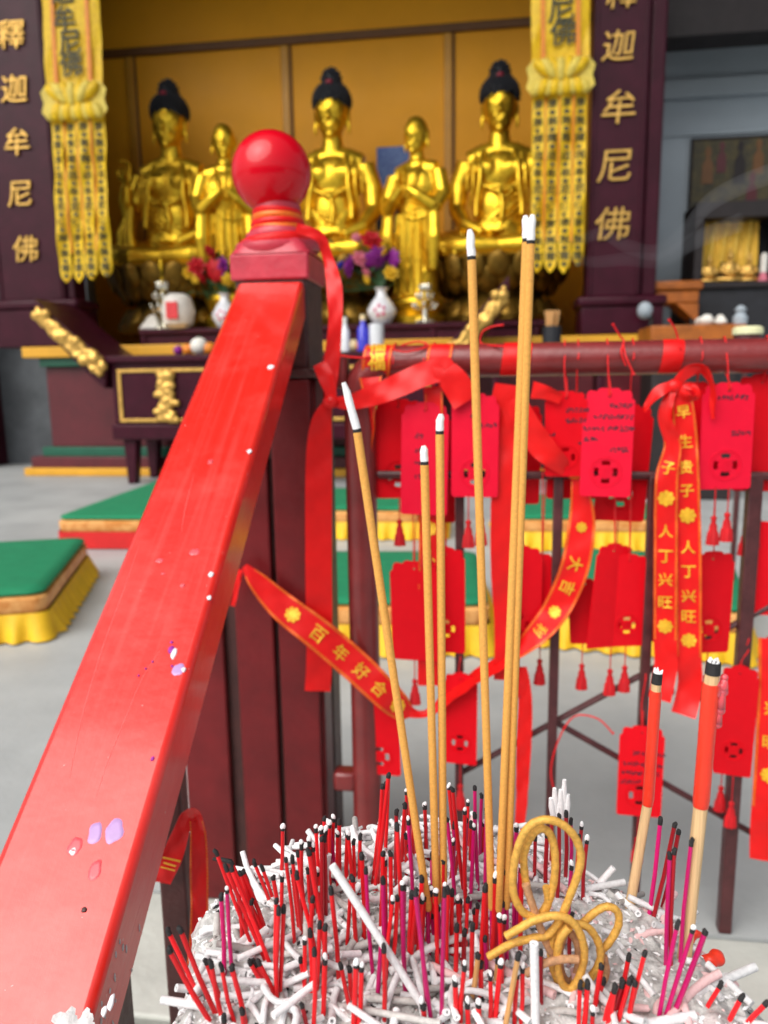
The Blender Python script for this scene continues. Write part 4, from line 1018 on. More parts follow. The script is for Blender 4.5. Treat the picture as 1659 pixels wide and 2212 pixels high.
cb = onV(587, 374, pv); rb = 82 * cb.y / FPX * 1.01
ngap = cb.z - rb - zc2
for k in range(5):                                         # wound cord round the neck
    z = zc2 - 0.002 + k * (ngap + 0.012) / 5
    part('neck_cord', MB().tube([(pc + (0.047 - 0.002 * k) * math.cos(a), pv + (0.047 - 0.002 * k) * math.sin(a), z + 0.002 * math.sin(a + k)) for a in np.linspace(0, 2 * math.pi, 33)], 0.0066, 8), ('ribbon_red', 'ribbon_orange', 'ribbon_red', 'ribbon_orange', 'ribbon_red')[k], post)
part('neck', MB().lathe([(0.044, 0), (0.042, 0.05)], c=(pc, pv, zc2), n=28), 'cap_pink', post)
part('ball', MB().ell((cb.x, pv, cb.z), rb, 48, 32), 'ball_red', post, smooth=175)
# lower body: boards with grooves, and rusty collar
zcol = onV(690, 800, VP).z
bl, br = onV(405, 1640, VP).x, onV(692, 1640, VP).x
br = max(br, pr + 0.004)
zwing = onV(450, 985, VP).z
part('core', MB().box(pl + 0.002, br - 0.006, VP + 0.004, VP + PW + 0.03, 0.002, zcol - 0.012), 'post_brown', post)
part('wing_core', MB().box(bl + 0.012, pl + 0.0015, VP + 0.0045, VP + PW + 0.028, 0.002, zwing - .004), 'post_brown', post)
edges = [bl, onV(500, 1640, VP).x, onV(527, 1640, VP).x, onV(606, 1640, VP).x, onV(616, 1640, VP).x, br]
for k, (a, b) in enumerate(((0, 1), (2, 3), (4, 5))):
    part('board', MB().box(edges[a], edges[b], VP - 0.012, VP + 0.0035, 0.002, (zwing if k == 0 else onV(500, 930, VP).z if k == 1 else zcol - 0.014)), 'post_red', post, bevel=0.004)
part('board', MB().box(br - 0.0055, br + 0.006, VP + 0.004, VP + PW * 0.55, 0.002, zcol - 0.0141), 'post_red', post, bevel=0.004)
part('board', MB().box(br - 0.0055, br + 0.006, VP + PW * 0.66, VP + PW + 0.03, 0.002, zcol - 0.0142), 'post_brown', post, bevel=0.004)
col = MB().box(pl - 0.01, br + 0.014, VP - 0.016, VP + PW + 0.034, zcol - 0.013, zcol + 0.004)
part('collar', col, 'post_brown', post, bevel=0.003)
for k in range(9):
    c = (random.uniform(pr - 0.03, br + 0.014), VP - 0.016 if k % 2 else random.uniform(VP, VP + PW), zcol + random.uniform(-0.012, 0.004))
    part('weld_bead', MB().ell(c, (random.uniform(.003, .008), .004, .004), 8, 6), 'post_brown', post)

D = ray(961, -450).normalized()                            # the handrail's own direction: it climbs at 33 degrees
A = P(510, 620, 1.335)
Wd = Vector((D.y, -D.x, 0)).normalized(); Nn = Wd.cross(D).normalized()
wR = 0.1185
B0 = P(655, 602, 1.335); wR = (B0 - A).dot(Wd)
LR, TR = 1.55, 0.062
rail = thing('handrail', 'thick glossy red sloping handrail spotted with wax', 'handrail', A - D * LR - Vector((0, 0, 0.3)), 'W')
def rp(s, t, h): return A - D * s + Wd * t + Nn * h        # along, across, above the top face
c8 = [rp(s, t, h) for h in (-TR, 0) for t in (0, wR) for s in (LR, -0.02)]
streaks(MATS['rail_red'], ((D, 2.2), (Wd, 95), (Nn, 95)), (.86, .10, .085), (.42, .006, .004))
part('rail_beam', MB().hexa(c8), 'rail_red', rail, bevel=0.007)
# lower newel that carries the rail's foot, standing on the ground below the picture
q0, q1 = rp(LR - 0.03, wR * 0.12, -TR), rp(LR - 0.14, wR * 0.88, -TR)
part('foot_post', MB().box(min(q0.x, q1.x), max(q0.x, q1.x), min(q0.y, q1.y), max(q0.y, q1.y), LOW + 0.003, min(q0.z, q1.z) + 0.03), 'post_red', rail, bevel=0.005)
for x, y, rx, m, asp in ((585, 793, 7, 'wax_white', 1), (539, 975, 5.5, 'wax_white', 1), (455, 998, 6, 'wax_pink', 1), (345, 1211, 9, 'wax_pink', .6), (420, 1192, 11, 'wax_pink', .7), (456, 1241, 6, 'wax_white', 1), (452, 1292, 5, 'wax_white', 1),
                      (376, 1412, 6, 'wax_white', 2.0), (370, 1404, 6.5, 'wax_purple', 1.2), (371, 1388, 3, 'wax_purple', 1), (385, 1446, 14, 'wax_lilac', .9), (397, 1447, 5, 'wax_white', 1), (206, 1798, 16, 'wax_lilac', 1.2), (247, 1796, 20, 'wax_lilac', 1.1),
                      (162, 1828, 16, 'wax_pink', 1.0), (158, 1838, 10, 'wax_white', .7), (205, 1880, 14, 'wax_pink', 1.2), (182, 1966, 6, 'post_brown', .8), (395, 1265, 5, 'wax_pink', 1), (330, 1640, 4, 'wax_purple', 1), (372, 1440, 2.5, 'wax_purple', 1), (330, 1430, 2.2, 'wax_purple', 1), (315, 1445, 2.2, 'wax_purple', 1), (300, 1460, 2, 'wax_purple', 1), (353, 1240, 5, 'wax_pink', .5),
                      (240, 2165, 7, 'wax_white', 2), (225, 2185, 6, 'wax_white', 1.4)):
    r_ = ray(x, y); d_ = (A - CAM).dot(Nn) / r_.dot(Nn); p = CAM + r_ * d_
    s = rx * d_ / FPX
    q = Matrix((Wd, D, Nn)).transposed()
    mb = MB(); sd_ = random.uniform(0, 99); n_ = 22; hh_ = 0.0007 if rx > 8 else 0.0014
    for i_, (f_, h_) in enumerate(((1.0, 0.0), (.9, .75), (.55, 1.0))):
        mb.V += [tuple(p + q @ Vector((s * f_ * math.cos(b_) * w_, s * asp * 1.25 * f_ * math.sin(b_) * w_, hh_ * h_))) for b_ in [2 * math.pi * j / n_ for j in range(n_)] for w_ in [1 + .32 * mnoise.noise(Vector((1.3 * math.cos(b_), 1.3 * math.sin(b_), sd_)))]]
    mb.V.append(tuple(p + q @ Vector((0, 0, hh_ * .9))))
    mb.F = [(i_ * n_ + j, i_ * n_ + (j + 1) % n_, (i_ + 1) * n_ + (j + 1) % n_, (i_ + 1) * n_ + j) for i_ in range(2) for j in range(n_)] + [(2 * n_ + j, 2 * n_ + (j + 1) % n_, 3 * n_) for j in range(n_)]
    part('wax_spot', mb, m, rail, smooth=175)
def seam(pts, w, m):                                       # fine ridges in the paint
    out = []
    for x, y in spline(pts, 6):
        r_ = ray(x, y); out.append(CAM + r_ * ((A - CAM).dot(Nn) / r_.dot(Nn)))
    part('paint_ridge', MB().tube(out, [w * (0.3 + 0.7 * math.sin(math.pi * i / (len(out) - 1))) for i in range(len(out))], 6), m, rail)
seam([(300, 1180), (262, 1290), (222, 1400), (180, 1540), (150, 1680)], 0.0005, 'paint_pale')
seam([(350, 1400), (310, 1460), (272, 1550), (235, 1640), (205, 1730)], 0.0004, 'paint_pale')
seam([(420, 1020), (400, 1100), (392, 1150)], 0.0004, 'paint_pale')
# flaking white plaster where the rail runs out at the bottom
mb = MB()
for k in range(22):
    x, y = random.uniform(128, 192), random.uniform(2196, 2240)
    r_ = ray(x, y); p = CAM + r_ * ((A - CAM).dot(Nn) / r_.dot(Nn))
    mb.ell(p, (random.uniform(.003, .008), random.uniform(.003, .008), random.uniform(.0004, .0010)), 7, 5, Matrix((Wd, D, Nn)).transposed())
part('plaster_flakes', mb, 'plaster', rail, kind='stuff')
mb = MB()
for k in range(16):                                        # chips on the side face
    q = rp(0, wR, 0); r_ = ray(250, 2130); s_ = (A - (CAM + r_ * ((q - CAM).dot(Wd) / r_.dot(Wd)))).dot(D) + random.uniform(-.05, .06)
    p = rp(s_, wR + .0002, -random.uniform(.012, TR * .9))
    mb.ell(p, (0.0006, random.uniform(.0008, .002), random.uniform(.001, .004)), 6, 5)
part('side_chips', mb, 'plaster', rail, kind='stuff')
sB = (A - P(378, 1850, 0.86)).dot(D) - .03                 # closing board below the rail, down to the ground
pb = [rp(s_, wR * f_, -TR + .002) for f_ in (.52, .64) for s_ in (sB + .10, LR - .16)]
part('side_panel', MB().hexa([Vector((q.x, q.y, LOW + .004)) for q in pb] + pb), 'post_brown', rail)
# baluster under the rail with its own ribbon
bt = P(378, 1850, 0.86); bz = 0.0
bw_ = 0.030
bal = thing('baluster', 'brown square baluster under the sloping red handrail', 'baluster', (bt.x, bt.y, LOW + 0.003), 'W')
part('bar', MB().box(bt.x - bw_ / 2, bt.x + bw_ / 2, bt.y - bw_ / 2, bt.y + bw_ / 2, LOW + 0.003, rp((A - bt).dot(D), wR, -TR).z + 0.01), 'post_brown', bal, bevel=0.003)
part('foot_plate', MB().box(bt.x - 0.04, bt.x + 0.04, bt.y - 0.04, bt.y + 0.04, LOW + 0.003, LOW + 0.012), 'post_brown', bal)

# ================================================================== PIPE RAILING
VR_ = floorV(1555, 2010).y
pz = onV(1580, 769, VR_).z; pr_ = 0.0285
ul = onV(782, 1100, VR_).x; ue = 1.75
rg = thing('pipe_railing', 'dark red pipe railing with thin vertical bars, hung with red cards and ribbons', 'railing', ((ul + ue) / 2, VR_, 0.001))
path = [(ul, VR_, 0.001), (ul, VR_, pz - 0.10)] + [(ul + 0.06 - 0.06 * math.cos(a), VR_, pz - 0.06 + 0.06 * math.sin(a)) for a in np.linspace(0.1, math.pi / 2, 8)]
path += [(u, VR_, pz) for u in np.linspace(ul + 0.12, ue - 0.12, 14)] + [(ue - 0.06 + 0.06 * math.sin(a), VR_, pz - 0.06 + 0.06 * math.cos(a)) for a in np.linspace(0.1, math.pi / 2, 8)] + [(ue, VR_, pz - 0.12), (ue, VR_, 0.001)]
part('top_pipe', MB().tube(path, pr_, 24), 'pipe_red', rg)
part('clamp', MB().box(onV(722, 800, VR_).x - 0.02, ul - 0.02, VR_ - 0.02, VR_ + 0.02, pz - 0.045, pz + 0.015), 'pipe_red', rg, bevel=0.008)
part('clamp', MB().box(onV(722, 800, VR_).x - 0.02, ul - 0.02, VR_ - 0.02, VR_ + 0.02, 0.25, 0.29), 'pipe_red', rg, bevel=0.008)
zm = onV(1200, 1027, VR_).z
part('middle_bar', MB().tube([(ul + 0.03, VR_ + 0.004, zm), (ue - 0.03, VR_ + 0.004, zm)], 0.0075, 10), 'bar_brown', rg)
BARS = [(993, 1300, .008), (1200, 1300, .0085), (1400, 1300, .0085), (1612, 1300, .0115), (1850, 1300, .0085)]
for x, y, w in BARS:
    u = onV(x, y, VR_).x
    top = zm if w < .011 else zm + 0.004
    part('upright_bar', MB().box(u - w, u + w, VR_ - w, VR_ + w, 0.002, top), 'bar_brown', rg, bevel=0.002)
def brace(x0, y0, x1, y1, dv, r=0.0062):
    part('brace', MB().tube([onV(x0, y0, VR_ + dv), onV(x1, y1, VR_ + dv)], r, 8), 'bar_brown', rg)
brace(1200, 1558, 1622, 1330, 0.013); brace(1622, 1330, 1720, 1278, 0.013)
brace(1200, 1560, 1700, 1842, 0.018); brace(995, 1670, 1200, 1558, 0.013)

# ================================================================== RIBBONS, CARDS, CORDS
class Rib:
    """ribbon through pixel points (x, y, v, width px, twist degrees); surface map at(s, t, h)"""
    def __init__(s, pts, k=14, thick=0.0006):
        P5 = spline(pts, k); s.p = []; s.w = []; tw = []
        for x, y, v, w, a in P5:
            q = onV(x, y, v); s.p.append(q); s.w.append(w * v / FPX / 2); tw.append(R(a))
        n = len(s.p); s.sd = []; s.nm = []; s.L = [0]
        camT = toT(CAM)
        for i in range(n):
            t = (s.p[min(i + 1, n - 1)] - s.p[max(i - 1, 0)]).normalized()
            vw = (camT - s.p[i]).normalized(); sd = vw.cross(t).normalized() if vw.cross(t).length > 1e-4 else Vector((1, 0, 0))
            if i and sd.dot(s.sd[-1]) < 0 and abs(tw[i] - tw[i - 1]) < 1.2: sd = -sd
            nm = t.cross(sd).normalized()
            if nm.dot(vw) < 0: nm = -nm
            c, q = math.cos(tw[i]), math.sin(tw[i])
            s.sd.append((sd * c + nm * q)); s.nm.append((nm * c - sd * q))
            if i: s.L.append(s.L[-1] + (s.p[i] - s.p[i - 1]).length)
        s.th = thick
    def at(s, l, t, h):                                    # l metres along, t in [-1,1] across, h above the printed face
        l = max(0, min(s.L[-1] - 1e-6, l)); i = int(np.searchsorted(s.L, l, 'right')) - 1; i = min(i, len(s.p) - 2)
        f = (l - s.L[i]) / max(1e-9, s.L[i + 1] - s.L[i])
        mx = lambda a: a[i] * (1 - f) + a[i + 1] * f
        return mx(s.p) + mx(s.sd) * (t * mx(s.w)) + mx(s.nm) * (h + s.wave(l, t))
    def wave(s, l, t): return .0016 * math.sin(41 * l + 1.1) + .0011 * math.sin(97 * l + 2.6 * t) + .0007 * math.sin(150 * l - 4 * t)
    def body(s):
        V = []; F = []; n = len(s.p); T = (-1, -0.5, 0, 0.5, 1); m = len(T)
        for h in (0.0, -s.th):
            for i in range(n):
                for t in T: V.append(s.p[i] + s.sd[i] * (t * s.w[i]) + s.nm[i] * (h - 0.0010 * (1 - t * t) + s.wave(s.L[i], t)))
        q = lambda sd, i, j: sd * n * m + i * m + j
        for i in range(n - 1):
            for j in range(m - 1):
                F += [(q(0, i, j), q(0, i, j + 1), q(0, i + 1, j + 1), q(0, i + 1, j)), (q(1, i, j), q(1, i + 1, j), q(1, i + 1, j + 1), q(1, i, j + 1))]
            F += [(q(0, i, 0), q(0, i + 1, 0), q(1, i + 1, 0), q(1, i, 0)), (q(0, i, m - 1), q(1, i, m - 1), q(1, i + 1, m - 1), q(0, i + 1, m - 1))]
        F += [(q(0, 0, 0), q(1, 0, 0), q(1, 0, m - 1), q(0, 0, m - 1)), (q(0, n - 1, 0), q(0, n - 1, m - 1), q(1, n - 1, m - 1), q(1, n - 1, 0))]
        return MB().add(V, F)
    def border(s, t0, t1, l0=0, l1=None, dash=0.004):
        mb = MB(); l = l0; l1 = s.L[-1] if l1 is None else l1
        while l < l1:
            a = [s.at(l, t0, 0.0006), s.at(l, t1, 0.0006), s.at(l + dash * 0.72, t1, 0.0006), s.at(l + dash * 0.72, t0, 0.0006)]
            mb.add(a, [(0, 1, 2, 3)]); l += dash
        return mb
    def char(s, ch, l, size, flip=1, turn=0, spin=1):
        def fn(x, y, h):
            if turn: x, y = -y * spin, x * spin
            i = min(len(s.p) - 1, int(np.searchsorted(s.L, max(0, min(l, s.L[-1] - 1e-6)))))
            return s.at(l - y, flip * x / max(1e-4, s.w[i]), 0.0009 + h)
        return relief(ch, size, 0.0003, fn, bold=0.012, sides=False)
FLOWER = '❀'
def rosette(r, l, size):
    mb = MB()
    for k in range(8):
        a = 2 * math.pi * k / 8; w = np.interp(l, r.L, r.w)
        c = [(0.62 * size * math.cos(a) + 0.26 * size * math.cos(b), 0.62 * size * math.sin(a) + 0.26 * size * math.sin(b)) for b in np.linspace(0, 2 * math.pi, 7)[:-1]]
        mb.add([r.at(l + y, x / w, 0.0009) for x, y in c], [tuple(range(6))])
    w = np.interp(l, r.L, r.w)
    mb.add([r.at(l + 0.45 * size * math.sin(b), 0.45 * size * math.cos(b) / w, 0.0011) for b in np.linspace(0, 2 * math.pi, 9)[:-1]], [tuple(range(8))])
    return mb
def ribbon(pts, label, text=None, group='red ribbons on the railing', border=None, turn=0, spin=1, flip=1, m='ribbon_red', root=None, k=14):
    """text: list of (fraction of length, character or '*', size in m)"""
    r = Rib(pts, k)
    if root is None:
        root = thing('ribbon', label, 'ribbon', r.p[0], group=group)
    b = part('ribbon_band', r.body(), m, root, smooth=60)
    if border:
        for sg in (-1, 1):
            part('gold_border', r.border(sg * 0.80, sg * 0.97, r.L[-1] * border[0], r.L[-1] * border[1]), 'ribbon_orange', b, smooth=0)
    for f, ch, sz in text or ():
        part('printed_mark', rosette(r, f * r.L[-1], sz * 0.5) if ch == '*' else r.char(ch, f * r.L[-1], sz, flip, turn, spin), 'ribbon_gold', b, smooth=0)
    return root, r
FV = VR_ - pr_ - 0.006                                     # plane just in front of the pipe
# plain ribbon tied round the post top, down the side to a knot, then hanging
vp2 = VP - 0.02
rt, _ = ribbon([(640, 492, VP + 0.005, 20, 0), (690, 512, VP + 0.01, 22, 0), (708, 560, VP + 0.02, 24, 20), (722, 620, VP + 0.0, 34, 10), (724, 700, VP - 0.01, 30, 0), (716, 790, VP - 0.01, 34, 0), (712, 858, VP - 0.015, 24, 0)],
               'plain red satin ribbon tied round the post cap, knotted at the side and hanging long')
ribbon([(708, 872, VP - 0.02, 22, 0), (694, 915, vp2, 46, 0), (689, 1000, vp2, 58, 0), (688, 1200, vp2 - .004, 60, 4), (690, 1400, vp2, 60, -3), (686, 1494, vp2, 60, 0)], '', root=rt)
ribbon([(718, 868, VP - 0.025, 20, 0), (760, 868, VP - 0.03, 34, 10), (830, 845, FV - .02, 48, -12), (900, 815, FV - .02, 54, -20), (955, 797, FV - .015, 50, -8), (962, 802, FV - .02, 52, 0), (985, 830, FV - .022, 62, 10), (1008, 868, FV - .02, 62, 0)], '', root=rt)
ribbon([(690, 785, VP - 0.022, 30, 0), (706, 820, VP - 0.028, 34, 12), (718, 860, VP - 0.03, 20, 0)], '', root=rt)
part('knot', MB().ell(onV(714, 868, VP - 0.03), (0.014, 0.010, 0.012), 12, 8), 'ribbon_red', rt)
for j, (r0_, dz_, ph_, th_) in enumerate(((.070, .018, .4, .010), (.063, .025, 1.6, .010), (.056, .033, 2.9, .009), (.051, .039, 4.0, .007))):
    part('cap_wrap', MB().tube([(pc + r0_ * math.cos(a) * (1 + .05 * math.sin(2 * a + ph_)), pv + r0_ * math.sin(a) * (1 + .05 * math.sin(2 * a + ph_)), zc1 + dz_ + .006 * math.sin(a + ph_)) for a in np.linspace(0, 2 * math.pi, 49)], th_, 10, 0.45), 'ribbon_red' if j % 2 else 'cap_pink', rt)
# bands wrapped round the pipe
def wrap(x0, x1, label, text=None, border=True, root=None):
    u0_, u1_ = onV(x0, 790, VR_ - pr_).x, onV(x1, 790, VR_ - pr_).x; w = (u1_ - u0_) / 2; uc = (u0_ + u1_) / 2; rr = pr_ + 0.0012
    root = root or thing('ribbon', label, 'ribbon', (uc, VR_, pz), group='red ribbons on the railing')
    V = []; F = []; n = 28; T = np.linspace(-1, 1, 5)
    for a in np.linspace(R(-60), R(250), n):
        for t in T:
            r2 = rr + 0.001 * (1 - t * t) + 0.0008 * math.sin(a * 3 + t)
            V.append((uc + w * t + 0.004 * math.sin(a), VR_ - r2 * math.cos(a), pz + r2 * math.sin(a)))
    F = [(i * 5 + j, i * 5 + j + 1, (i + 1) * 5 + j + 1, (i + 1) * 5 + j) for i in range(n - 1) for j in range(4)]
    b = part('wrapped_band', MB().add(V, F), 'ribbon_red', root, smooth=60)
    if border:
        for sg in (-1, 1):
            mb = MB()
            for a in np.linspace(R(-58), R(248), 46):
                q = [(uc + w * t + 0.004 * math.sin(aa), VR_ - (rr + .0016) * math.cos(aa), pz + (rr + .0016) * math.sin(aa)) for t, aa in ((sg * .78, a), (sg * .95, a), (sg * .95, a + R(4.6)), (sg * .78, a + R(4.6)))]
                mb.add(q, [(0, 1, 2, 3)])
            part('gold_border', mb, 'ribbon_orange', b, smooth=0)
    if text:
        for ch, a0 in text:
            part('printed_mark', relief(ch, w * 1.2, 0.0003, lambda x, y, h: (uc + x, VR_ - (rr + .0022 + h) * math.cos(a0 + y / rr), pz + (rr + .0022 + h) * math.sin(a0 + y / rr)), bold=0.02, sides=False), 'ribbon_gold', b, smooth=0)
    return root
w1 = wrap(782, 845, 'printed gold-edged ribbon wound round the pipe, showing one large gold character', [('福', R(2)), ('福', R(62))])
ribbon([(800, 815, FV, 50, 0), (802, 850, FV - .002, 40, 20), (797, 900, VR_ - .02, 30, 40), (795, 1040, VR_, 24, 50)], '', root=w1, border=(0, 1))
w2 = wrap(920, 975, 'gold-edged ribbon wound round the pipe above the long hanging gold-character ribbon')
ribbon([(935, 835, FV, 40, 0), (938, 880, FV, 40, 20), (934, 960, FV + .004, 48, 5), (930, 1100, FV + .006, 50, 0), (928, 1250, FV + .004, 50, 0), (926, 1400, FV + .004, 50, 4), (926, 1482, FV, 50, 0)], '', root=w2, border=(0.02, 0.82),
       text=[(0.14, '早', .022), (0.22, '生', .022), (0.30, '贵', .022), (0.38, '子', .022), (0.46, '*', .03), (0.55, '人', .022), (0.62, '丁', .022), (0.69, '兴', .022), (0.76, '旺', .022)])
w3 = wrap(1084, 1146, 'wide plain red ribbon wound round the pipe behind the tallest incense pair', border=False)
ribbon([(1150, 842, FV, 36, 0), (1180, 848, FV - .01, 30, 25), (1212, 862, FV - .012, 22, 10)], '', root=w3)
ribbon([(1095, 830, FV, 50, 0), (1085, 900, FV + .004, 56, 10), (1092, 1000, FV + .004, 60, 0), (1086, 1200, FV + .004, 54, -8), (1092, 1350, FV + .004, 50, 6), (1090, 1470, FV + .004, 48, 0)], '', root=w3)
ribbon([(1110, 860, FV - .004, 40, 0), (1150, 940, FV - .006, 60, 20), (1195, 990, FV - .01, 46, 10), (1236, 1022, VR_ - .02, 24, 0)], '', root=w3)
# ribbon with gold rims: from the middle bar down, across and up to the handrail post
ex = lambda x: VR_ - 0.02
rl, _ = ribbon([(1246, 1022, VR_ - .018, 24, 0), (1255, 1075, VR_ - .022, 44, 10), (1256, 1140, VR_ - .026, 58, 0), (1240, 1230, VR_ - .03, 62, -6), (1205, 1310, VR_ - .03, 60, 5), (1158, 1372, VR_ - .03, 52, 20), (1110, 1410, VR_ - .03, 44, 45), (1040, 1455, VR_ - .03, 58, 60), (975, 1500, VR_ - .03, 44, 50), (920, 1541, VR_ - .035, 18, 30), (885, 1538, VR_ - .04, 26, 10)],
               'gold-edged ribbon looping from the middle bar across to the handrail, reading four gold characters', border=(0.02, 0.62),
               text=[(0.16, '*', .022), (0.27, '大', .026), (0.345, '吉', .026), (0.43, '*', .026), (0.50, '利', .021)], turn=1, spin=-1)
ribbon([(528, 1222, VP - .045, 14, 0), (556, 1256, VP - .045, 44, 0), (610, 1310, VP - .046, 66, 0), (690, 1372, VP - .045, 74, 0), (770, 1440, VP - .04, 74, 0), (835, 1502, VR_ - .06, 68, 0), (868, 1532, VR_ - .05, 56, 10), (890, 1540, VR_ - .04, 24, 20)], '', root=rl, border=(0.04, 0.98),
       text=[(0.30, '*', .034), (0.44, '百', .028), (0.57, '年', .028), (0.69, '好', .028), (0.80, '合', .028), (0.92, '*', .034)], turn=1, spin=-1)
ribbon([(520, 1230, VP - .046, 10, 0), (512, 1265, VP - .047, 14, 30), (502, 1310, VP - .046, 12, 0)], '', root=rl)
part('knot', MB().ell(onV(1243, 1024, VR_ - .016), (.016, .012, .010), 12, 8), 'ribbon_orange', rl)
# the pair of hanging ribbons with a bow
kb = onV(1457, 835, FV - .008)
bw2 = wrap(1430, 1476, 'pair of long gold-character ribbons hanging from a bow on the pipe', border=False)
part('knot', MB().ell(kb, (.014, .010, .012), 12, 8), 'ribbon_red', bw2)
TXT = [(0.105, '早', .023), (0.215, '生', .023), (0.325, '贵', .023), (0.425, '子', .023)]
ribbon([(1468, 838, FV - .008, 26, 0), (1476, 880, FV - .010, 42, 10), (1482, 1000, FV - .012, 50, 0), (1487, 1200, FV - .010, 52, 2), (1488, 1400, FV - .010, 52, -2), (1490, 1480, FV - .008, 50, 0), (1476, 1545, FV - .02, 52, 10)], '', root=bw2, border=(0.03, 0.81),
       text=[(0.07, '早', .022), (0.155, '生', .022), (0.23, '贵', .022), (0.30, '子', .022), (0.375, '*', .032), (0.47, '人', .023), (0.545, '丁', .023), (0.62, '兴', .023), (0.685, '旺', .023), (0.76, '*', .03)])
ribbon([(1452, 842, FV - .010, 18, 0), (1436, 900, FV - .014, 30, 30), (1452, 965, FV - .014, 36, 20), (1440, 1040, FV - .012, 46, 0), (1438, 1200, FV - .010, 48, 0), (1437, 1370, FV - .010, 48, 2), (1438, 1440, FV - .010, 48, 0), (1424, 1512, FV - .022, 48, 12)], '', root=bw2, border=(0.16, 0.80),
       text=[(0.245, '子', .022), (0.34, '*', .032), (0.445, '人', .023), (0.525, '丁', .023), (0.60, '兴', .023), (0.675, '旺', .023), (0.755, '*', .03)])
ribbon([(1460, 828, FV - .01, 18, 0), (1490, 800, FV - .02, 26, 30), (1520, 800, FV - .024, 28, 50), (1536, 840, FV - .022, 20, 60), (1540, 905, FV - .016, 8, 20)], '', root=bw2)
ribbon([(1450, 832, FV - .01, 16, 0), (1425, 845, FV - .016, 26, 30), (1400, 872, FV - .012, 18, 40), (1392, 890, FV - .01, 6, 0)], '', root=bw2)
ribbon([(1466, 838, FV - .012, 14, 0), (1484, 858, FV - .02, 22, 50), (1506, 856, FV - .02, 20, 60), (1498, 836, FV - .016, 16, 30), (1468, 832, FV - .012, 14, 0)], '', root=bw2)
# the ribbon at the picture's edge and the one on the baluster
ribbon([(1672, 1380, VR_ - .03, 60, 0), (1670, 1500, VR_ - .03, 60, 0), (1660, 1700, VR_ - .03, 62, 3), (1652, 1800, VR_ - .028, 60, 0), (1650, 1860, VR_ - .026, 58, 0)], 'gold-edged ribbon with gold characters hanging at the thick end upright', border=(0.0, 0.75),
       text=[(0.3, '兴', .026), (0.45, '旺', .026), (0.6, '*', .034)])
vb_ = toT(bt).y - 0.03
rb2, _ = ribbon([(352, 1905, vb_, 40, 0), (372, 1850, vb_ - .004, 52, 10), (395, 1790, vb_ - .01, 40, 20), (408, 1765, vb_ - .014, 36, 35), (422, 1764, vb_ - .02, 36, 40), (428, 1800, vb_ - .02, 40, 10), (430, 1880, vb_ - .016, 46, 0), (430, 1980, vb_ - .014, 44, 10), (424, 2080, vb_ - .014, 46, 0)],
                'red ribbon tied to the brown baluster under the handrail, tail hanging', border=(0.4, 1.0), text=[(0.10, '三', .019)])

# ---- wish cards
def card_mesh(w, h, holes):
    cu = bpy.data.curves.new('c', 'CURVE'); cu.dimensions = '2D'; cu.fill_mode = 'BOTH'; cu.extrude = 0.0007
    def poly(p):
        sp = cu.splines.new('POLY'); sp.points.add(len(p) - 1); sp.use_cyclic_u = True
        for i, (x, y) in enumerate(p): sp.points[i].co = (x, y, 0, 1)
    x = w / 2; out = []
    def arc(cx, cy, r, a0, a1, n=6):
        for i in range(n + 1):
            a = R(a0 + (a1 - a0) * i / n); out.append((cx + r * math.cos(a), cy + r * math.sin(a)))
    rr = w * 0.07
    arc(-x + rr, -h + rr, rr, 180, 270); arc(x - rr, -h + rr, rr, 270, 360)
    out.append((x, -h * 0.13)); arc(x - w * .06, -h * 0.125, w * .06, 0, 90, 4); arc(x - w * .16, -h * 0.065, w * .10, -10, 80, 4); arc(w * .14, -h * .045, w * .10, 20, 90, 4)
    arc(0, -h * 0.028, h * 0.03, 60, 120, 3)
    arc(-w * .14, -h * .045, w * .10, 90, 160, 4); arc(-x + w * .16, -h * .065, w * .10, 100, 190, 4); arc(-x + w * .06, -h * .125, w * .06, 90, 180, 4)
    poly(out)
    poly([(0.0022 * math.cos(a), -h * 0.075 + 0.0022 * math.sin(a)) for a in np.linspace(0, 2 * math.pi, 9)[:-1]])
    if holes:                                              # four pierced slots of the coin emblem
        cy = -h * 0.77; R_ = w * 0.235
        for q in range(4):
            a0 = q * math.pi / 2
            pl_ = [(R_ * math.cos(a0 + b), R_ * math.sin(a0 + b)) for b in np.linspace(-.42, .42, 5)] + [(R_ * 0.62 * math.cos(a0 + b), R_ * 0.62 * math.sin(a0 + b)) for b in np.linspace(.5, -.5, 4)]
            poly([(px, cy + py) for px, py in pl_])
    me = fromcurve(cu, 'card'); me.transform(Matrix.Rotation(math.pi / 2, 4, 'X')); return me
CARDS = {}
def tassel(p, ln, tl):
    p = Vector(p); n = 18; V = []
    prof = [(.0011, 0), (.0011, -ln), (.0048, -ln - .002), (.0052, -ln - .006), (.0035, -ln - .010), (.0058, -ln - .018), (.0065, -ln - .026), (.0085, -ln - tl * .6), (.0105, -ln - tl), (.004, -ln - tl + .002)]
    for j, (r_, z) in enumerate(prof):
        for i in range(n):
            a = 2 * math.pi * i / n; rr = r_ * (1 + (0.10 * (-1) ** i if j > 4 else 0))
            V.append((p.x + rr * math.cos(a), p.y + 0.7 * rr * math.sin(a), p.z + z))
    m = len(prof)
    return MB().add(V, [(i * n + j, i * n + (j + 1) % n, (i + 1) * n + (j + 1) % n, (i + 1) * n + j) for i in range(m - 1) for j in range(n)])
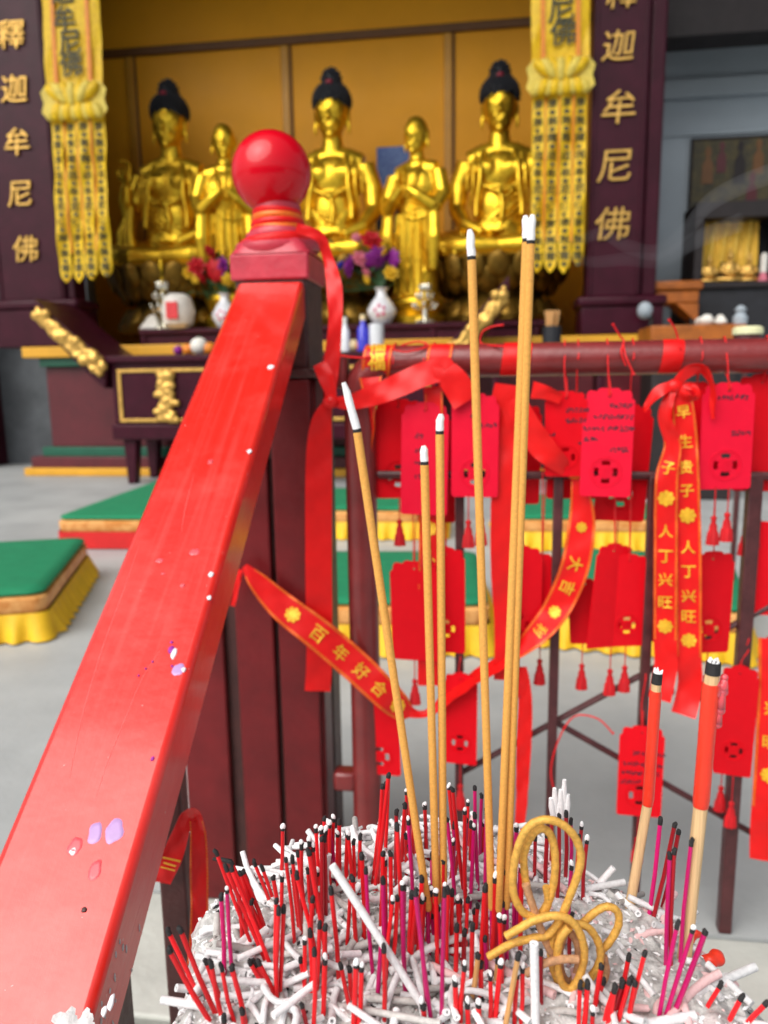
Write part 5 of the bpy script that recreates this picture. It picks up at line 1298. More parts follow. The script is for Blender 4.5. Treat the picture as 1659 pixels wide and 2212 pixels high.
def scribble(lines, w, h):
    """(y fraction, x0, x1) rows of quick pen strokes"""
    mb = MB()
    for fy, x0, x1 in lines:
        x = x0 * w
        while x < x1 * w:
            cw = w * random.uniform(.055, .08)
            for s in range(random.randint(4, 6)):
                a = (x + random.uniform(0, cw), -0.0012, -fy * h + random.uniform(-.5, .5) * w * .085)
                an = random.choice((0, 0, math.pi / 2, .8, -.8)); l = random.uniform(.4, .9) * cw
                d = Vector((math.cos(an), 0, math.sin(an))) * l * .5; n = Vector((-math.sin(an), 0, math.cos(an))) * 0.0009
                a = Vector(a); mb.add([a - d - n, a + d - n, a + d + n, a - d + n], [(0, 1, 2, 3)])
            x += cw * 1.25
    return mb
def card(x0, x1, yt, yb, dv, label, m='card_red', lines=None, emblem=False, tilt=0, hang='pipe', tas=1, tl=0.05, ln=0.045, group='red wish cards on the railing', yaw=0):
    v = VR_ + dv; a = onV((x0 + x1) / 2, yt, v); w = onV(x1, (yt + yb) / 2, v).x - onV(x0, (yt + yb) / 2, v).x; h = a.z - onV((x0 + x1) / 2, yb, v).z
    r = thing('wish_card', label, 'wish card', (a.x, v, a.z), group=group)
    key = (round(w, 3), round(h, 3), emblem)
    if key not in CARDS: CARDS[key] = card_mesh(w, h, emblem)
    me = CARDS[key].copy() if CARDS[key].materials and CARDS[key].materials[0] != MATS[m] else CARDS[key]
    me.materials.clear(); me.materials.append(MATS[m])
    p = part('card', me, m, r, local=True); p.rotation_euler = (R(random.uniform(-2.5, 2.5)), R(tilt + random.uniform(-1.2, 1.2)), R(yaw + random.uniform(-11, 11)))
    if lines: part('handwriting', scribble(lines, w, h), 'ink', p, local=True, smooth=0, kind='stuff')
    if emblem:
        cy = -h * 0.77; R_ = w * 0.31
        part('coin_rim', MB().tube([(R_ * math.cos(b), -0.0009, cy + R_ * math.sin(b)) for b in np.linspace(0, 2 * math.pi, 33)], 0.0009, 6), m, p, local=True)
        part('coin_rim', MB().tube([(R_ * .86 * math.cos(b), -0.0009, cy + R_ * .86 * math.sin(b)) for b in np.linspace(0, 2 * math.pi, 33)], 0.0006, 6), m, p, local=True)
        part('luck_character', relief('福', w * 0.24, 0.0009, lambda x, y, hh: (x, -0.0008 - hh, cy + y), bold=0.02), m, p, local=True, smooth=0)
    co = MB()
    hz = -h * 0.075
    if hang == 'pipe':
        zp = pz - a.z
        co.tube(spline([(0, -.001, hz), (-.004, -dv - pr_ * .8 if dv > -pr_ else 0, zp - .012), (-.003, -dv - pr_ - .0015, zp), (-.002, -dv - .01, zp + pr_ + .0012), (0, -dv + .012, zp + pr_ - .002), (.003, -dv + pr_ + .001, zp - .003), (.002, .0, hz + .01), (0, .002, hz)], 5), 0.0012, 6)
    elif hang == 'bar':
        zp = zm - a.z
        co.tube(spline([(0, -.001, hz), (-.003, -dv - .009, zp - .004), (-.001, -dv + .004, zp + .010), (.003, -dv + .015, zp - .004), (.001, .002, hz)], 5), 0.0011, 6)
    else:                                                  # tied to a brace or upright at this pixel
        q = onV(hang[0], hang[1], VR_) - Vector((a.x, v, a.z))
        co.tube(spline([(0, -.001, hz), (q.x * .5 - .003, q.y * .5, (q.z + hz) * .5), (q.x, q.y - .012, q.z), (q.x, q.y + .004, q.z + .012), (q.x + .003, q.y + .016, q.z), (0, .002, hz)], 5), 0.0011, 6)
    for k in range(tas):
        part('tassel', tassel(((k - (tas - 1) / 2) * .022, 0.002 * k, -h + 0.004), ln * random.uniform(.85, 1.15), tl), 'tassel_red', r, local=True)
    part('cord', co, 'cord_red', r, local=True)
    return r
HL = [(.16, .0, .42), (.26, -.28, .42), (.37, -.48, -.1), (.37, .0, .45), (.47, -.45, -.25), (.56, .05, .42)]
card(1262, 1372, 838, 1072, -.040, 'pink-red wish card covered in five rows of dark handwriting above a coin emblem', 'card_pink', HL, True, tilt=1, tas=0)
card(1518, 1632, 826, 1057, -.040, 'pink-red wish card with two short handwritten rows and coin emblem beside the ribbon pair', 'card_pink', [(.14, -.2, .4), (.47, .1, .45)], True, tilt=-1, tas=2)
card(976, 1078, 850, 1074, -.040, 'pink-red wish card with coin emblem behind the single tall straight incense stick', 'card_pink', [(.22, -.1, .0), (.30, .1, .45)], True, tas=2)
card(1178, 1268, 845, 1030, -.036, 'red wish card with handwriting partly behind the five-row pink card', 'card_red', [(.22, .0, .48), (.34, .0, .45), (.5, -.4, -.3), (.6, .3, .45)], True, tilt=-2, tas=0)
card(1302, 1416, 872, 1126, .016, 'larger red wish card hanging behind the five-row pink card', emblem=True, tas=2, tilt=2)
card(808, 912, 862, 1076, .012, 'red wish card nearest the pipe elbow beside the post', emblem=True, tas=1)
card(868, 970, 868, 1112, -.034, 'darker red wish card with a vertical row of handwriting behind the short incense sticks', 'card_pink', [(.30, -.2, -.05), (.42, -.2, -.05), (.54, -.2, -.05), (.66, -.2, -.05)], tas=1, tilt=1)
card(1448, 1560, 826, 1040, .014, 'plain red wish card half hidden behind the hanging ribbon pair', tas=1)
card(1596, 1700, 806, 1062, .010, 'red wish card with long tassel at the thick end upright, behind the two-row pink card', tas=2, ln=.06)
card(1184, 1300, 940, 1078, .020, 'small red wish card behind the knot on the middle bar', tas=0)
card(840, 948, 1212, 1424, -.030, 'red wish card with gold marks hanging below the middle bar near the post', hang='bar', tas=1, tilt=-2)
card(920, 1004, 1180, 1412, -.014, 'red wish card with one pierced slot below the middle bar behind the incense', hang='bar', emblem=True, tas=0)
card(1078, 1172, 1178, 1402, -.012, 'red wish card below the middle bar beside the curve of the gold-edged ribbon', hang='bar', emblem=True, tas=1)
card(1285, 1372, 1172, 1400, -.020, 'red wish card turned partly sideways below the middle bar', hang='bar', tas=1, tilt=3, yaw=35)
card(1318, 1402, 1196, 1398, -.012, 'red wish card with pale marks below the middle bar against the ribbon pair', hang='bar', emblem=True, tas=1, tilt=-1)
card(1492, 1592, 1190, 1412, -.012, 'red wish card with gold marks beside the ribbon pair, below the middle bar', hang='bar', emblem=True, tas=1)
card(768, 860, 1500, 1676, -.022, 'lowest red wish card with pierced emblem against the railing leg by the post', hang=(790, 1440), emblem=True, tas=0)
card(958, 1032, 1452, 1648, -.020, 'red wish card with pierced emblem on the thin upright behind the incense', hang=(995, 1420), emblem=True, tas=1)
card(1340, 1437, 1568, 1762, -.024, 'red wish card with handwriting hanging alone on the diagonal brace', 'card_red', [(.30, -.2, .0), (.30, .3, .45), (.42, -.4, .45), (.52, -.4, .4), (.62, -.45, .0)], True, hang=(1392, 1460), tas=1)
card(1560, 1642, 1436, 1680, -.022, 'red wish card behind the thicker red candle stub', hang=(1612, 1400), emblem=True, tas=1, tilt=1)
card(1545, 1600, 1480, 1660, .006, 'narrow red wish card edge showing behind the thicker candle stub', hang=(1612, 1380), tas=1)
card(1082, 1172, 872, 1090, .022, 'red wish card behind the wide plain ribbon and crossing incense pair', tas=1)
card(1128, 1214, 1196, 1380, .008, 'small red wish card behind the curve of the gold-edged ribbon', hang='bar', tas=1, tilt=2)
card(902, 984, 900, 1130, .018, 'red wish card behind the long gold-character ribbon under the pipe', tas=2)
card(1226, 1300, 1250, 1390, .012, 'small dark-edged red wish card beside the sideways-turned one', hang='bar', tas=1, tilt=-3)
card(1636, 1730, 1120, 1330, .008, 'red wish card on the middle bar at the thick end upright', hang='bar', tas=1)
card(1420, 1500, 1180, 1390, .010, 'red wish card wholly behind the hanging ribbon pair, edges showing', hang='bar', tas=1)
# long red cloth strip and loose cords
ribbon([(1128, 1440, VR_ - .02, 20, 0), (1134, 1500, VR_ - .022, 30, 10), (1132, 1600, VR_ - .022, 34, 0), (1128, 1690, VR_ - .02, 30, 15), (1124, 1780, VR_ - .018, 26, 30), (1120, 1850, VR_ - .016, 16, 0)], 'plain narrow red ribbon hanging loose below the gold-edged loop')
def cordtail(pts, label, r=0.0016):
    q = [onV(x, y, v) for x, y, v in spline(pts, 6)]
    t = thing('red_cord', label, 'cord', q[0], group='loose red cord ends')
    part('cord_strand', MB().tube(q, r, 6), 'cord_red', t)
    part('frayed_end', MB().tube([q[-1], q[-1] + (q[-1] - q[-2]) * 0.8], [r * 1.2, r * 1.8], 6), 'cord_red', t)
cordtail([(1088, 748, FV), (1040, 742, VR_), (1042, 718, VR_), (1062, 706, VR_ - .01), (1085, 702, VR_ - .02)], 'short red cord end standing up from the pipe between the tall incense sticks')
cordtail([(1352, 790, FV), (1342, 760, FV), (1348, 738, VR_ - .01), (1338, 724, VR_ - .01), (1325, 702, VR_ - .016)], 'red cord end sticking up above the five-row pink card')
cordtail([(1346, 742, VR_ - .02), (1352, 770, FV - .006), (1368, 806, FV - .008)], 'red cord end drooping over the pipe above the five-row pink card')
cordtail([(1470, 752, FV), (1466, 736, VR_ - .01), (1458, 710, VR_ - .014), (1446, 692, VR_ - .02)], 'red cord end sticking up above the ribbon pair')
cordtail([(735, 768, FV + .01), (790, 772, FV), (850, 752, VR_), (900, 738, VR_ - .01), (925, 748, VR_ - .02), (880, 760, FV), (850, 756, FV)], 'red cord looped along the pipe beside the post')
cordtail([(1208, 1740, VR_ - .012), (1190, 1670, VR_ - .014), (1206, 1600, VR_ - .014), (1240, 1548, VR_ - .016), (1290, 1552, VR_ - .02), (1322, 1582, VR_ - .024)], 'pale red cord tied where the braces cross and trailing off')
cordtail([(1380, 850, FV), (1240, 740, VR_ - .02), (1236, 735, VR_), (1215, 738, VR_ - .01)], 'thin red cord lying along the top of the pipe') if 0 else None
# ================================================================== INCENSE BURNER: ash bed
ZA = 0.752
OUT = [(385, 2230), (392, 2130), (428, 2050), (440, 1985), (452, 1935), (500, 1890), (590, 1850), (690, 1795), (790, 1768), (880, 1748), (1000, 1752), (1130, 1795), (1270, 1872), (1380, 1925), (1480, 1992), (1560, 2066), (1640, 2140), (1690, 2300), (1640, 2520), (1380, 2700), (960, 2740), (600, 2650), (420, 2460)]
op = [onZ(x, y, ZA) for x, y in OUT]
AC = Vector((sum(p.x for p in op) / len(op), sum(p.y for p in op) / len(op)))
_an = sorted((math.atan2(p.y - AC.y, p.x - AC.x), math.hypot(p.x - AC.x, p.y - AC.y)) for p in op)
_aa = [a - 2 * math.pi for a, r in _an] + [a for a, r in _an] + [a + 2 * math.pi for a, r in _an]; _rr = [r for a, r in _an] * 3
def outline(a): return 1.035 * float(np.interp(a, _aa, _rr)) * (1 + 0.018 * math.sin(9 * a) + 0.02 * mnoise.noise(Vector((6 * math.cos(a), 6 * math.sin(a), 3))) + 0.012 * mnoise.noise(Vector((25 * math.cos(a), 25 * math.sin(a), 7))))
def ash_h(x, y, fine=True):
    a = math.atan2(y - AC.y, x - AC.x); r = math.hypot(x - AC.x, y - AC.y); Ra = outline(a); d = Ra - r
    z = ZA + 0.010 * mnoise.noise(Vector((x * 18, y * 18, 0.3))) + 0.005 * mnoise.noise(Vector((x * 55, y * 55, 2.3)))
    t = max(0.0, min(1.0, d / 0.022)); z -= 0.016 * (1 - t) ** 2
    if fine:
        q = Vector((x, y, 0))
        z += 0.0028 * mnoise.noise(q * 190) + 0.0018 * mnoise.noise(q * 420 + Vector((5, 5, 5))) + 0.0026 * max(0, mnoise.noise(q * 110 + Vector((9, 2, 1))))
    return z
burner = thing('incense_burner', 'incense burner heaped with white ash, full of burnt incense sticks', 'incense burner', (AC.x, AC.y, LOW + 0.003), 'W')
NA, NRr = 300, 120
V = []; F = []
for i in range(1, NRr + 1):
    f = i / NRr
    for k in range(NA):
        a = 2 * math.pi * k / NA - math.pi; r = outline(a) * f
        x, y = AC.x + r * math.cos(a), AC.y + r * math.sin(a); V.append((x, y, ash_h(x, y)))
for j, (dr, dz) in enumerate(((0.002, -.006), (0.0025, -.014), (0.001, -.024), (-0.004, -.036), (-0.010, -.05))):
    for k in range(NA):
        a = 2 * math.pi * k / NA - math.pi; r = outline(a) + dr + 0.0035 * mnoise.noise(Vector((a * 12, j * .9, 1))) + .0018 * mnoise.noise(Vector((a * 45, j * 2.2, 4)))
        V.append((AC.x + r * math.cos(a), AC.y + r * math.sin(a), ZA - 0.016 + dz))
rows = NRr + 5
F = [(i * NA + k, i * NA + (k + 1) % NA, (i + 1) * NA + (k + 1) % NA, (i + 1) * NA + k) for i in range(rows - 1) for k in range(NA)]
F = [f[::-1] for f in F]
V.append((AC.x, AC.y, ash_h(AC.x, AC.y))); F += [(len(V) - 1, (k + 1) % NA, k)[::-1] for k in range(NA)]
m = mat('ash_bed', (0.60, 0.59, 0.575), 0.97, col2=(0.27, 0.26, 0.25), scale=120, sharp=(0.33, 0.60), bump=0.9, bscale=420, detail=8)
_t = m.node_tree; _b = _t.nodes['Principled BSDF']; _c = _b.inputs['Base Color'].links[0].from_socket     # pink dye stains left by dissolved sticks
_n = _t.nodes.new('ShaderNodeTexNoise'); _n.inputs['Scale'].default_value = 38; _n.inputs['Detail'].default_value = 4
_tc = _t.nodes.new('ShaderNodeTexCoord'); _t.links.new(_tc.outputs['Object'], _n.inputs['Vector'])
_mr = _t.nodes.new('ShaderNodeMapRange'); _mr.inputs[1].default_value = 0.60; _mr.inputs[2].default_value = 0.75; _mr.inputs[4].default_value = 0.45
_m = _t.nodes.new('ShaderNodeMix'); _m.data_type = 'RGBA'; _m.inputs['B'].default_value = (0.75, 0.38, 0.42, 1)
_t.links.new(_n.outputs['Fac'], _mr.inputs[0]); _t.links.new(_mr.outputs[0], _m.inputs['Factor']); _t.links.new(_c, _m.inputs['A']); _t.links.new(_m.outputs['Result'], _b.inputs['Base Color'])
part('ash_bed', MB().add(V, F), 'ash_bed', burner, smooth=175)
V = []; prof = [(.93, -.030), (.985, -.036), (.985, -.06), (.93, -.075), (.90, -.12), (.80, -.20), (.58, -.27), (.40, -.31), (.34, -.40), (.34, -.95), (.5, -1.02), (.62, -1.10), (.62, -1.352)]
for s, dz in prof:
    for k in range(96):
        a = 2 * math.pi * k / 96 - math.pi; r = (outline(a) * .5 + .145 * .5) * s if s < .9 else outline(a) * s - .006
        V.append((AC.x + r * math.cos(a), AC.y + r * math.sin(a), max(LOW + .003, ZA + dz)))
F = [(i * 96 + k, (i + 1) * 96 + k, (i + 1) * 96 + (k + 1) % 96, i * 96 + (k + 1) % 96) for i in range(len(prof) - 1) for k in range(96)] + [tuple(range((len(prof) - 1) * 96, len(prof) * 96))]
part('bowl', MB().add(V, F), 'iron', burner, smooth=40)
for k in range(3):
    a = 2 * math.pi * k / 3 + .5
    part('foot', MB().ell((AC.x + .07 * math.cos(a), AC.y + .07 * math.sin(a), LOW + .03), (.03, .03, .028), 12, 8), 'iron', burner)

# crumbs of ash
def crumbs(name, n, m, cond, smin, smax, seed):
    rnd = random.Random(seed); mb = MB(); i = 0
    while i < n:
        a = rnd.uniform(-math.pi, math.pi); f = math.sqrt(rnd.random()) * 1.0; r = outline(a) * f
        x, y = AC.x + r * math.cos(a), AC.y + r * math.sin(a)
        if not cond(x, y, rnd): continue
        i += 1; s = rnd.uniform(smin, smax); z = ash_h(x, y) + s * .3
        q = Matrix.Rotation(rnd.uniform(0, 6), 3, 'Z') @ Matrix.Rotation(rnd.uniform(-.7, .7), 3, 'X')
        l = rnd.uniform(.7, 2.2)
        pts = [q @ Vector(p) for p in ((s * l, 0, 0), (-s * l, rnd.uniform(-.3, .3) * s, 0), (0, s * rnd.uniform(.5, .9), 0), (0, -s * .7, 0), (0, 0, s * .6), (0, 0, -s * .6))]
        mb.add([(x + p.x, y + p.y, z + p.z) for p in pts], [(0, 2, 4), (2, 1, 4), (1, 3, 4), (3, 0, 4), (2, 0, 5), (1, 2, 5), (3, 1, 5), (0, 3, 5)])
    part(name, mb, m, burner, smooth=0, kind='stuff')
crumbs('ash_crumbs', 2300, 'ash_white', lambda x, y, r: True, .0006, .0019, 1)
crumbs('ash_crumbs', 900, 'ash_grey', lambda x, y, r: x < AC.x + .05 or r.random() < .3, .0006, .002, 2)
crumbs('pink_crumbs', 500, 'ash_pink', lambda x, y, r: x > AC.x + .02 or r.random() < .2, .0006, .0022, 3)

# ---- fallen rolls of ash
MARKS = [((470, 2080), 'by the rim facing the brown baluster'), ((620, 1930), 'by the rim facing the red post'), ((935, 2010), 'at the foot of the leaning incense stick'), ((930, 1830), 'on the rim facing the railing'),
         ((1075, 2000), 'at the foot of the crossing incense pair'), ((1190, 2090), 'beside the gold incense knot'), ((1190, 1880), 'on the rim behind the gold incense knot'), ((1357, 1950), 'beside the thinner candle stub'), ((1476, 2080), 'beside the thicker candle stub'), ((760, 2140), 'under the longest white ash stick'), ((1330, 2200), 'on the open side before the candle stubs')]
MARKS = [(onZ(x, y, ZA), t) for (x, y), t in MARKS]
def near(p): return min(MARKS, key=lambda q: (q[0].x - p[0]) ** 2 + (q[0].y - p[1]) ** 2)[1]
def roll_mesh(ln, r, bend, rnd):
    pts = [(ln * (i / 5 - .5), bend * ((i / 5 - .5) ** 2) * 4, bend * .2 * math.sin(i)) for i in range(6)]
    mb = MB().tube(pts, [r * rnd.uniform(.94, 1.06) for _ in pts], 10, 1, 0.45)
    mb.V = [(x + rnd.uniform(-1, 1) * r * .05, y + rnd.uniform(-1, 1) * r * .05, z + rnd.uniform(-1, 1) * r * .05) for x, y, z in mb.V]
    return mb
rnd = random.Random(11)
RM = {}
for mn in ('ash_white', 'ash_grey', 'ash_pink'):
    RM[mn] = []
    for k in range(12):
        me = roll_mesh(rnd.uniform(.010, .028) if k < 9 else rnd.uniform(.03, .05), rnd.uniform(.0015, .0021), rnd.choice((0, 0, .002, .005, -.004)), rnd).mesh('ash_roll', (0, 0, 0), 50)
        me.materials.append(MATS[mn]); RM[mn].append(me)
RL = {'ash_white': ('white roll of burnt ash fallen on the ash bed', 'white ash rolls in the burner'), 'ash_grey': ('grey roll of burnt ash fallen on the ash bed', 'grey ash rolls in the burner'), 'ash_pink': ('pinkish roll of burnt ash fallen on the ash bed', 'pinkish ash rolls in the burner')}
nroll = {'ash_white': 208, 'ash_grey': 56, 'ash_pink': 22}
for mn, n in nroll.items():
    k = 0; tries = 0
    while k < n and tries < 6000:
        tries += 1
        a = rnd.uniform(-math.pi, math.pi); f = math.sqrt(rnd.random()) * .93; r = outline(a) * f
        x, y = AC.x + r * math.cos(a), AC.y + r * math.sin(a)
        if y < 0.285: continue
        right = (x - AC.x) / .15
        if mn != 'ash_pink' and right > .25 and rnd.random() < .72: continue
        if mn == 'ash_pink' and right < .1: continue
        o = bpy.data.objects.new('ash_roll', rnd.choice(RM[mn])); C.objects.link(o); k += 1
        o.location = (x, y, ash_h(x, y, False) + .0018 + (rnd.random() ** 2) * .012 * max(0, 1 - abs(right + .25)))
        o.rotation_euler = (rnd.uniform(0, 6), rnd.gauss(0, .16), rnd.uniform(0, math.pi))
        o['label'], o['group'] = RL[mn]; o['label'] = o['label'].replace('on the ash bed', near(o.location)); o['category'] = 'ash roll'
mb = MB(); k = 0                                           # smaller, broken rolls that nobody could count
while k < 420:
    a = rnd.uniform(-math.pi, math.pi); r = outline(a) * math.sqrt(rnd.random()) * .95; x, y = AC.x + r * math.cos(a), AC.y + r * math.sin(a)
    if y < .27 or (x > AC.x + .03 and rnd.random() < .5): continue
    k += 1; q = roll_mesh(rnd.uniform(.005, .014), rnd.uniform(.0009, .0017), rnd.choice((0, .001, .002)), rnd)
    M_ = Matrix.Translation((x, y, ash_h(x, y, False) + rnd.uniform(.0004, .003))) @ Matrix.Rotation(rnd.uniform(0, 3.2), 4, 'Z') @ Matrix.Rotation(rnd.gauss(0, .25), 4, 'Y')
    mb.add([M_ @ Vector(v) for v in q.V], q.F)
part('broken_rolls', mb, 'ash_white', burner, kind='stuff')
crumbs('char_crumbs', 260, 'char', lambda x, y, r: x < AC.x + .06 or r.random() < .3, .0006, .0022, 8)
def pxroll(x1, y1, x2, y2, r, label, lift=0.0, mid=None, m='ash_white', Y1=None):
    a = onZ(x1, y1, ZA + .004); b = onZ(x2, y2, ZA + .004)
    if Y1 is not None: a = onY(x1, y1, b.y + Y1)
    pts = [a, (a + b) / 2 + Vector((0, 0, lift)), b] if mid is None else [a, onY(mid[0], mid[1], (a.y + b.y) / 2), b]
    mb = MB().tube([Vector(p) for p in spline(pts, 5)], r * .66, 12, 1, .45)
    single('ash_roll', mb, m, label, 'ash roll', tuple(b), 'W', 'long ash rolls in the burner')
def A5(x, y): return ((600 + x / 1.508) / 1.8228, (3000 + y / 1.508) / 1.8228)
def B6(x, y): return ((1500 + x / 1.659) / 1.8228, (3000 + y / 1.659) / 1.8228)
def C7(x, y): return ((2200 + x / 2.0133) / 1.8228, (3000 + y / 2.0133) / 1.8228)
pxroll(*A5(1068, 615), *A5(1640, 1500), .0029, 'longest straight white ash stick leaning across the burnt sticks', Y1=.012)
pxroll(*A5(1045, 548), *A5(1105, 900), .0028, 'curved white ash stick standing beside the longest straight one', mid=A5(1032, 720), Y1=.004)
pxroll(*A5(55, 1412), *A5(300, 1450), .0030, 'white ash roll jutting out over the rim beside the brown baluster')
pxroll(*A5(265, 1150), *A5(560, 1260), .0029, 'white ash roll lying along the rim near the leaning red sticks')
pxroll(*A5(1140, 1165), *A5(1400, 1160), .0029, 'white ash roll lying level beside the magenta sticks')
pxroll(*B6(610, 60) if 0 else B6(1000, 1185), *B6(1010, 1712), .0031, 'thick upright white ash stick under the gold incense knot', Y1=.0)
pxroll(*C7(1555, 1625), *C7(960, 1880), .0032, 'long white ash roll reaching to the open rim')
pxroll(*B6(1520, 690), *B6(1430, 790), .0029, 'white ash roll tilted up on the far rim beside the candle stub', Y1=.0)
pxroll(*B6(1590, 785), *B6(1330, 830), .0029, 'white ash roll lying level at the foot of the thinner candle stub')
pxroll(*B6(180, 590), *B6(270, 760), .0030, 'white ash roll propped among the magenta sticks', Y1=.0)
pxroll(*B6(110, 790), *B6(260, 800), .0028, 'arched white ash roll resting on a magenta stick top', mid=B6(180, 775), Y1=.0)
pxroll(*B6(640, 1120), *B6(60, 1370), .0030, 'long bent white ash roll across the middle of the ash bed', lift=.004)
pxroll(*B6(585, 735), *B6(665, 850), .0029, 'white ash roll leaning between red and magenta sticks', Y1=.0)
pxroll(*C7(1080, 2010), *C7(700, 2078), .0034, 'fat white ash roll at the near side of the burner')

# ---- burnt sticks: (tip, base) in picture coordinates
rnd = random.Random(5)
COLS = {'r': ('stick_red', 'red incense stub', 'red incense stubs'), 'd': ('stick_dark', 'dark red incense stub', 'dark red incense stubs'), 'm': ('stick_magenta', 'magenta incense stub', 'magenta incense stubs'), 't': ('stick_tan', 'tan bamboo incense stub', 'tan incense stubs')}
def stub(tip, base, c, w=False, lean=0.0, rad=None, bent=0.0):
    p0 = onZ(base[0], min(base[1], 2235), ZA); h0 = ash_h(p0.x, p0.y, False); p0.z = h0 - .006
    p1 = onY(tip[0], tip[1], p0.y + lean)
    if base[1] > 2235:                                     # the foot lies below the picture
        q = onY(base[0], base[1], p0.y); p0 = Vector((q.x, p0.y, p0.z))
    if p1.z < p0.z + .012: p1.z = p0.z + .02
    rd = rad or rnd.uniform(.0010, .00128)
    mid = (p0 + p1) / 2 + Vector((rnd.uniform(-.0008, .0008), 0, 0)); L = (p1 - p0).length; u = (p1 - p0) / L
    mt, lb, gp = COLS[c]
    lb += (' with ashen tip ' if w else ' with charred tip ') + near(p0)
    gp += ' with ash tips' if w else ' with charred tips'
    o = single('incense_stick', MB().tube([p0, mid, p1], [rd, rd, rd * .98], 8), mt, lb, 'incense stick', tuple(p0), 'W', gp)
    tl = rnd.uniform(.0016, .0032)
    e = MB().tube([p1 - u * tl * .5, p1 + u * tl * .3, p1 + u * tl * .75 + Vector((bent * 1.0 + rnd.uniform(-.0006, .0006), 0, 0)), p1 + u * (tl * 1.0) + Vector((bent * 2.2, 0, 0))], [rd * 1.08, rd * 1.12, rd * rnd.uniform(.9, 1.05), rd * .7], 8)
    part('charred_tip', e, 'char', o, smooth=60)
    if w: part('ash_cap', MB().ell(p1 + u * (tl * .9), (rd * rnd.uniform(.9, 1.5), rd * 1.1, rd * rnd.uniform(1.2, 2.4)), 8, 6, Matrix.Rotation(rnd.uniform(-.4, .4), 3, 'Y')), 'ash_tip', o, smooth=60)
SA = '''97 1012 300 1400 r|103 1122 380 1560 r|168 1002 400 1500 r|320 1190 440 1420 r|350 1205 430 1560 r|412 1225 500 1556 r|472 1225 560 1556 r|425 1530 440 1640 r|535 1485 560 1640 r
382 545 620 1180 r|440 635 700 1250 r|472 640 735 1290 r|540 655 705 1065 r|525 665 690 1070 r|607 605 720 850 r|655 635 730 800 r|718 690 745 880 r|770 695 760 890 rw
735 830 740 1450 r|750 890 740 1470 r|780 880 750 1440 r|793 585 850 1160 r|832 585 895 1100 r|830 650 880 1050 r|858 680 990 1240 r|865 550 905 900 r|885 505 890 1000 rw|932 485 955 970 dw|953 515 990 960 rw|930 540 1050 1250 r
1003 415 1010 960 rw|1027 420 1035 900 rw|1005 460 1008 1000 d|1022 460 1030 950 d|1037 380 1055 760 rw|1075 345 1078 720 rw|1100 435 1105 800 rw|1110 360 1115 780 r|1158 435 1160 800 rw|1180 685 1150 1110 r|1062 770 1110 1340 r|1190 700 1215 1130 r
1243 565 1255 1080 r|1268 650 1315 1260 m|1370 710 1390 1210 m|580 1195 710 1400 r|610 1200 720 1380 r|635 1195 760 1450 r|905 1070 900 1400 rw|963 1135 950 1600 r|880 1180 900 1380 r|1025 1185 1010 1500 rw|1120 1215 1180 1450 r|1172 1235 1200 1400 r|1210 1210 1190 1640 rw|1242 1230 1215 1640 rw
1375 1110 1378 1540 d|1402 85 1310 800 r|1365 150 1335 790 r|1380 145 1300 760 r|1450 310 1440 790 d|1508 185 1505 560 rw|1500 265 1480 650 r|1533 245 1530 600 r|1455 395 1490 1140 r|1485 745 1505 1400 mw|1565 780 1640 1500 m|1600 700 1590 1170 r|1552 320 1550 700 r|1527 515 1540 760 m|1620 270 1640 600 rw
890 1450 930 1640 d|1610 1460 1640 1640 r'''
SB = '''15 780 40 1370 m|100 335 90 870 d|105 430 150 1250 r|50 95 20 700 r|155 290 160 700 r|213 350 215 700 r|165 490 170 800 r|225 860 340 1760 m|268 770 265 1280 r|335 620 345 900 m|285 300 300 560 rw|293 430 305 640 d
415 860 395 1760 m|465 860 465 1190 r|478 420 470 800 m|445 170 505 600 rw|470 185 550 900 r|432 380 490 950 m|548 330 560 1000 rw|568 275 562 620 rw|590 415 580 760 r|613 355 640 900 m|613 175 605 560 m|658 225 650 700 m|675 410 665 690 rw|690 330 690 1060 m
520 915 515 1120 r|495 1090 485 1380 r|598 1085 590 1450 r|610 980 622 1100 r|632 945 625 1130 r|545 1345 520 1760 rw|485 1445 480 1760 rw|565 1590 560 1800 rw|637 1590 630 1800 rw|650 1330 640 1560 r|715 1410 710 1700 rw|782 1330 740 1700 rw|890 1400 870 1720 rw|925 1360 910 1720 rw|680 1160 690 1380 m|775 1030 790 1450 rw|805 1040 800 1400 dw
850 340 850 700 d|885 440 870 1050 mw|1008 500 1000 800 d|1085 480 1075 860 d|1240 395 1240 640 m|1310 430 1285 600 dw|1345 520 1320 890 dw|1245 690 1230 1000 mw|1292 500 1280 800 r|1115 345 1110 700 d|1210 345 1205 760 d|1165 360 1150 900 d
635 1270 570 1580 t|765 1300 740 1430 t|895 1275 790 1760 t|1300 1465 1290 1760 r|1350 1460 1320 1760 r|1440 1340 1380 1680 r|1455 1440 1390 1620 r|1525 1490 1470 1760 r|1575 1450 1530 1720 d|1620 1440 1540 1760 r|1617 1285 1580 1480 r|1385 1640 1370 1800 rw|1660 1450 1590 1760 r|20 1225 20 1760 r|270 1590 300 1780 rw|1045 1250 1050 1600 d
1245 1010 1235 1260 d|330 1010 350 1200 m|375 960 372 1250 m|725 925 727 1180 m|757 940 755 1250 d|792 930 800 1250 m|545 1120 540 1330 d|150 830 160 1480 m'''
SC = '''805 475 710 1220 m|918 505 735 1240 d|950 560 800 1100 d|880 750 850 1640 m|915 715 890 1640 d|1050 645 960 1640 m|938 1300 780 2040 m|1060 1340 820 2040 mw|1160 1355 870 2030 m|555 1550 500 1780 r|680 1525 520 2100 r|1280 1775 1135 1985 r|1445 1875 1310 2110 r|1640 1920 1430 2100 r|500 1770 400 2110 d|560 1745 440 2110 r|440 1800 350 2110 r'''
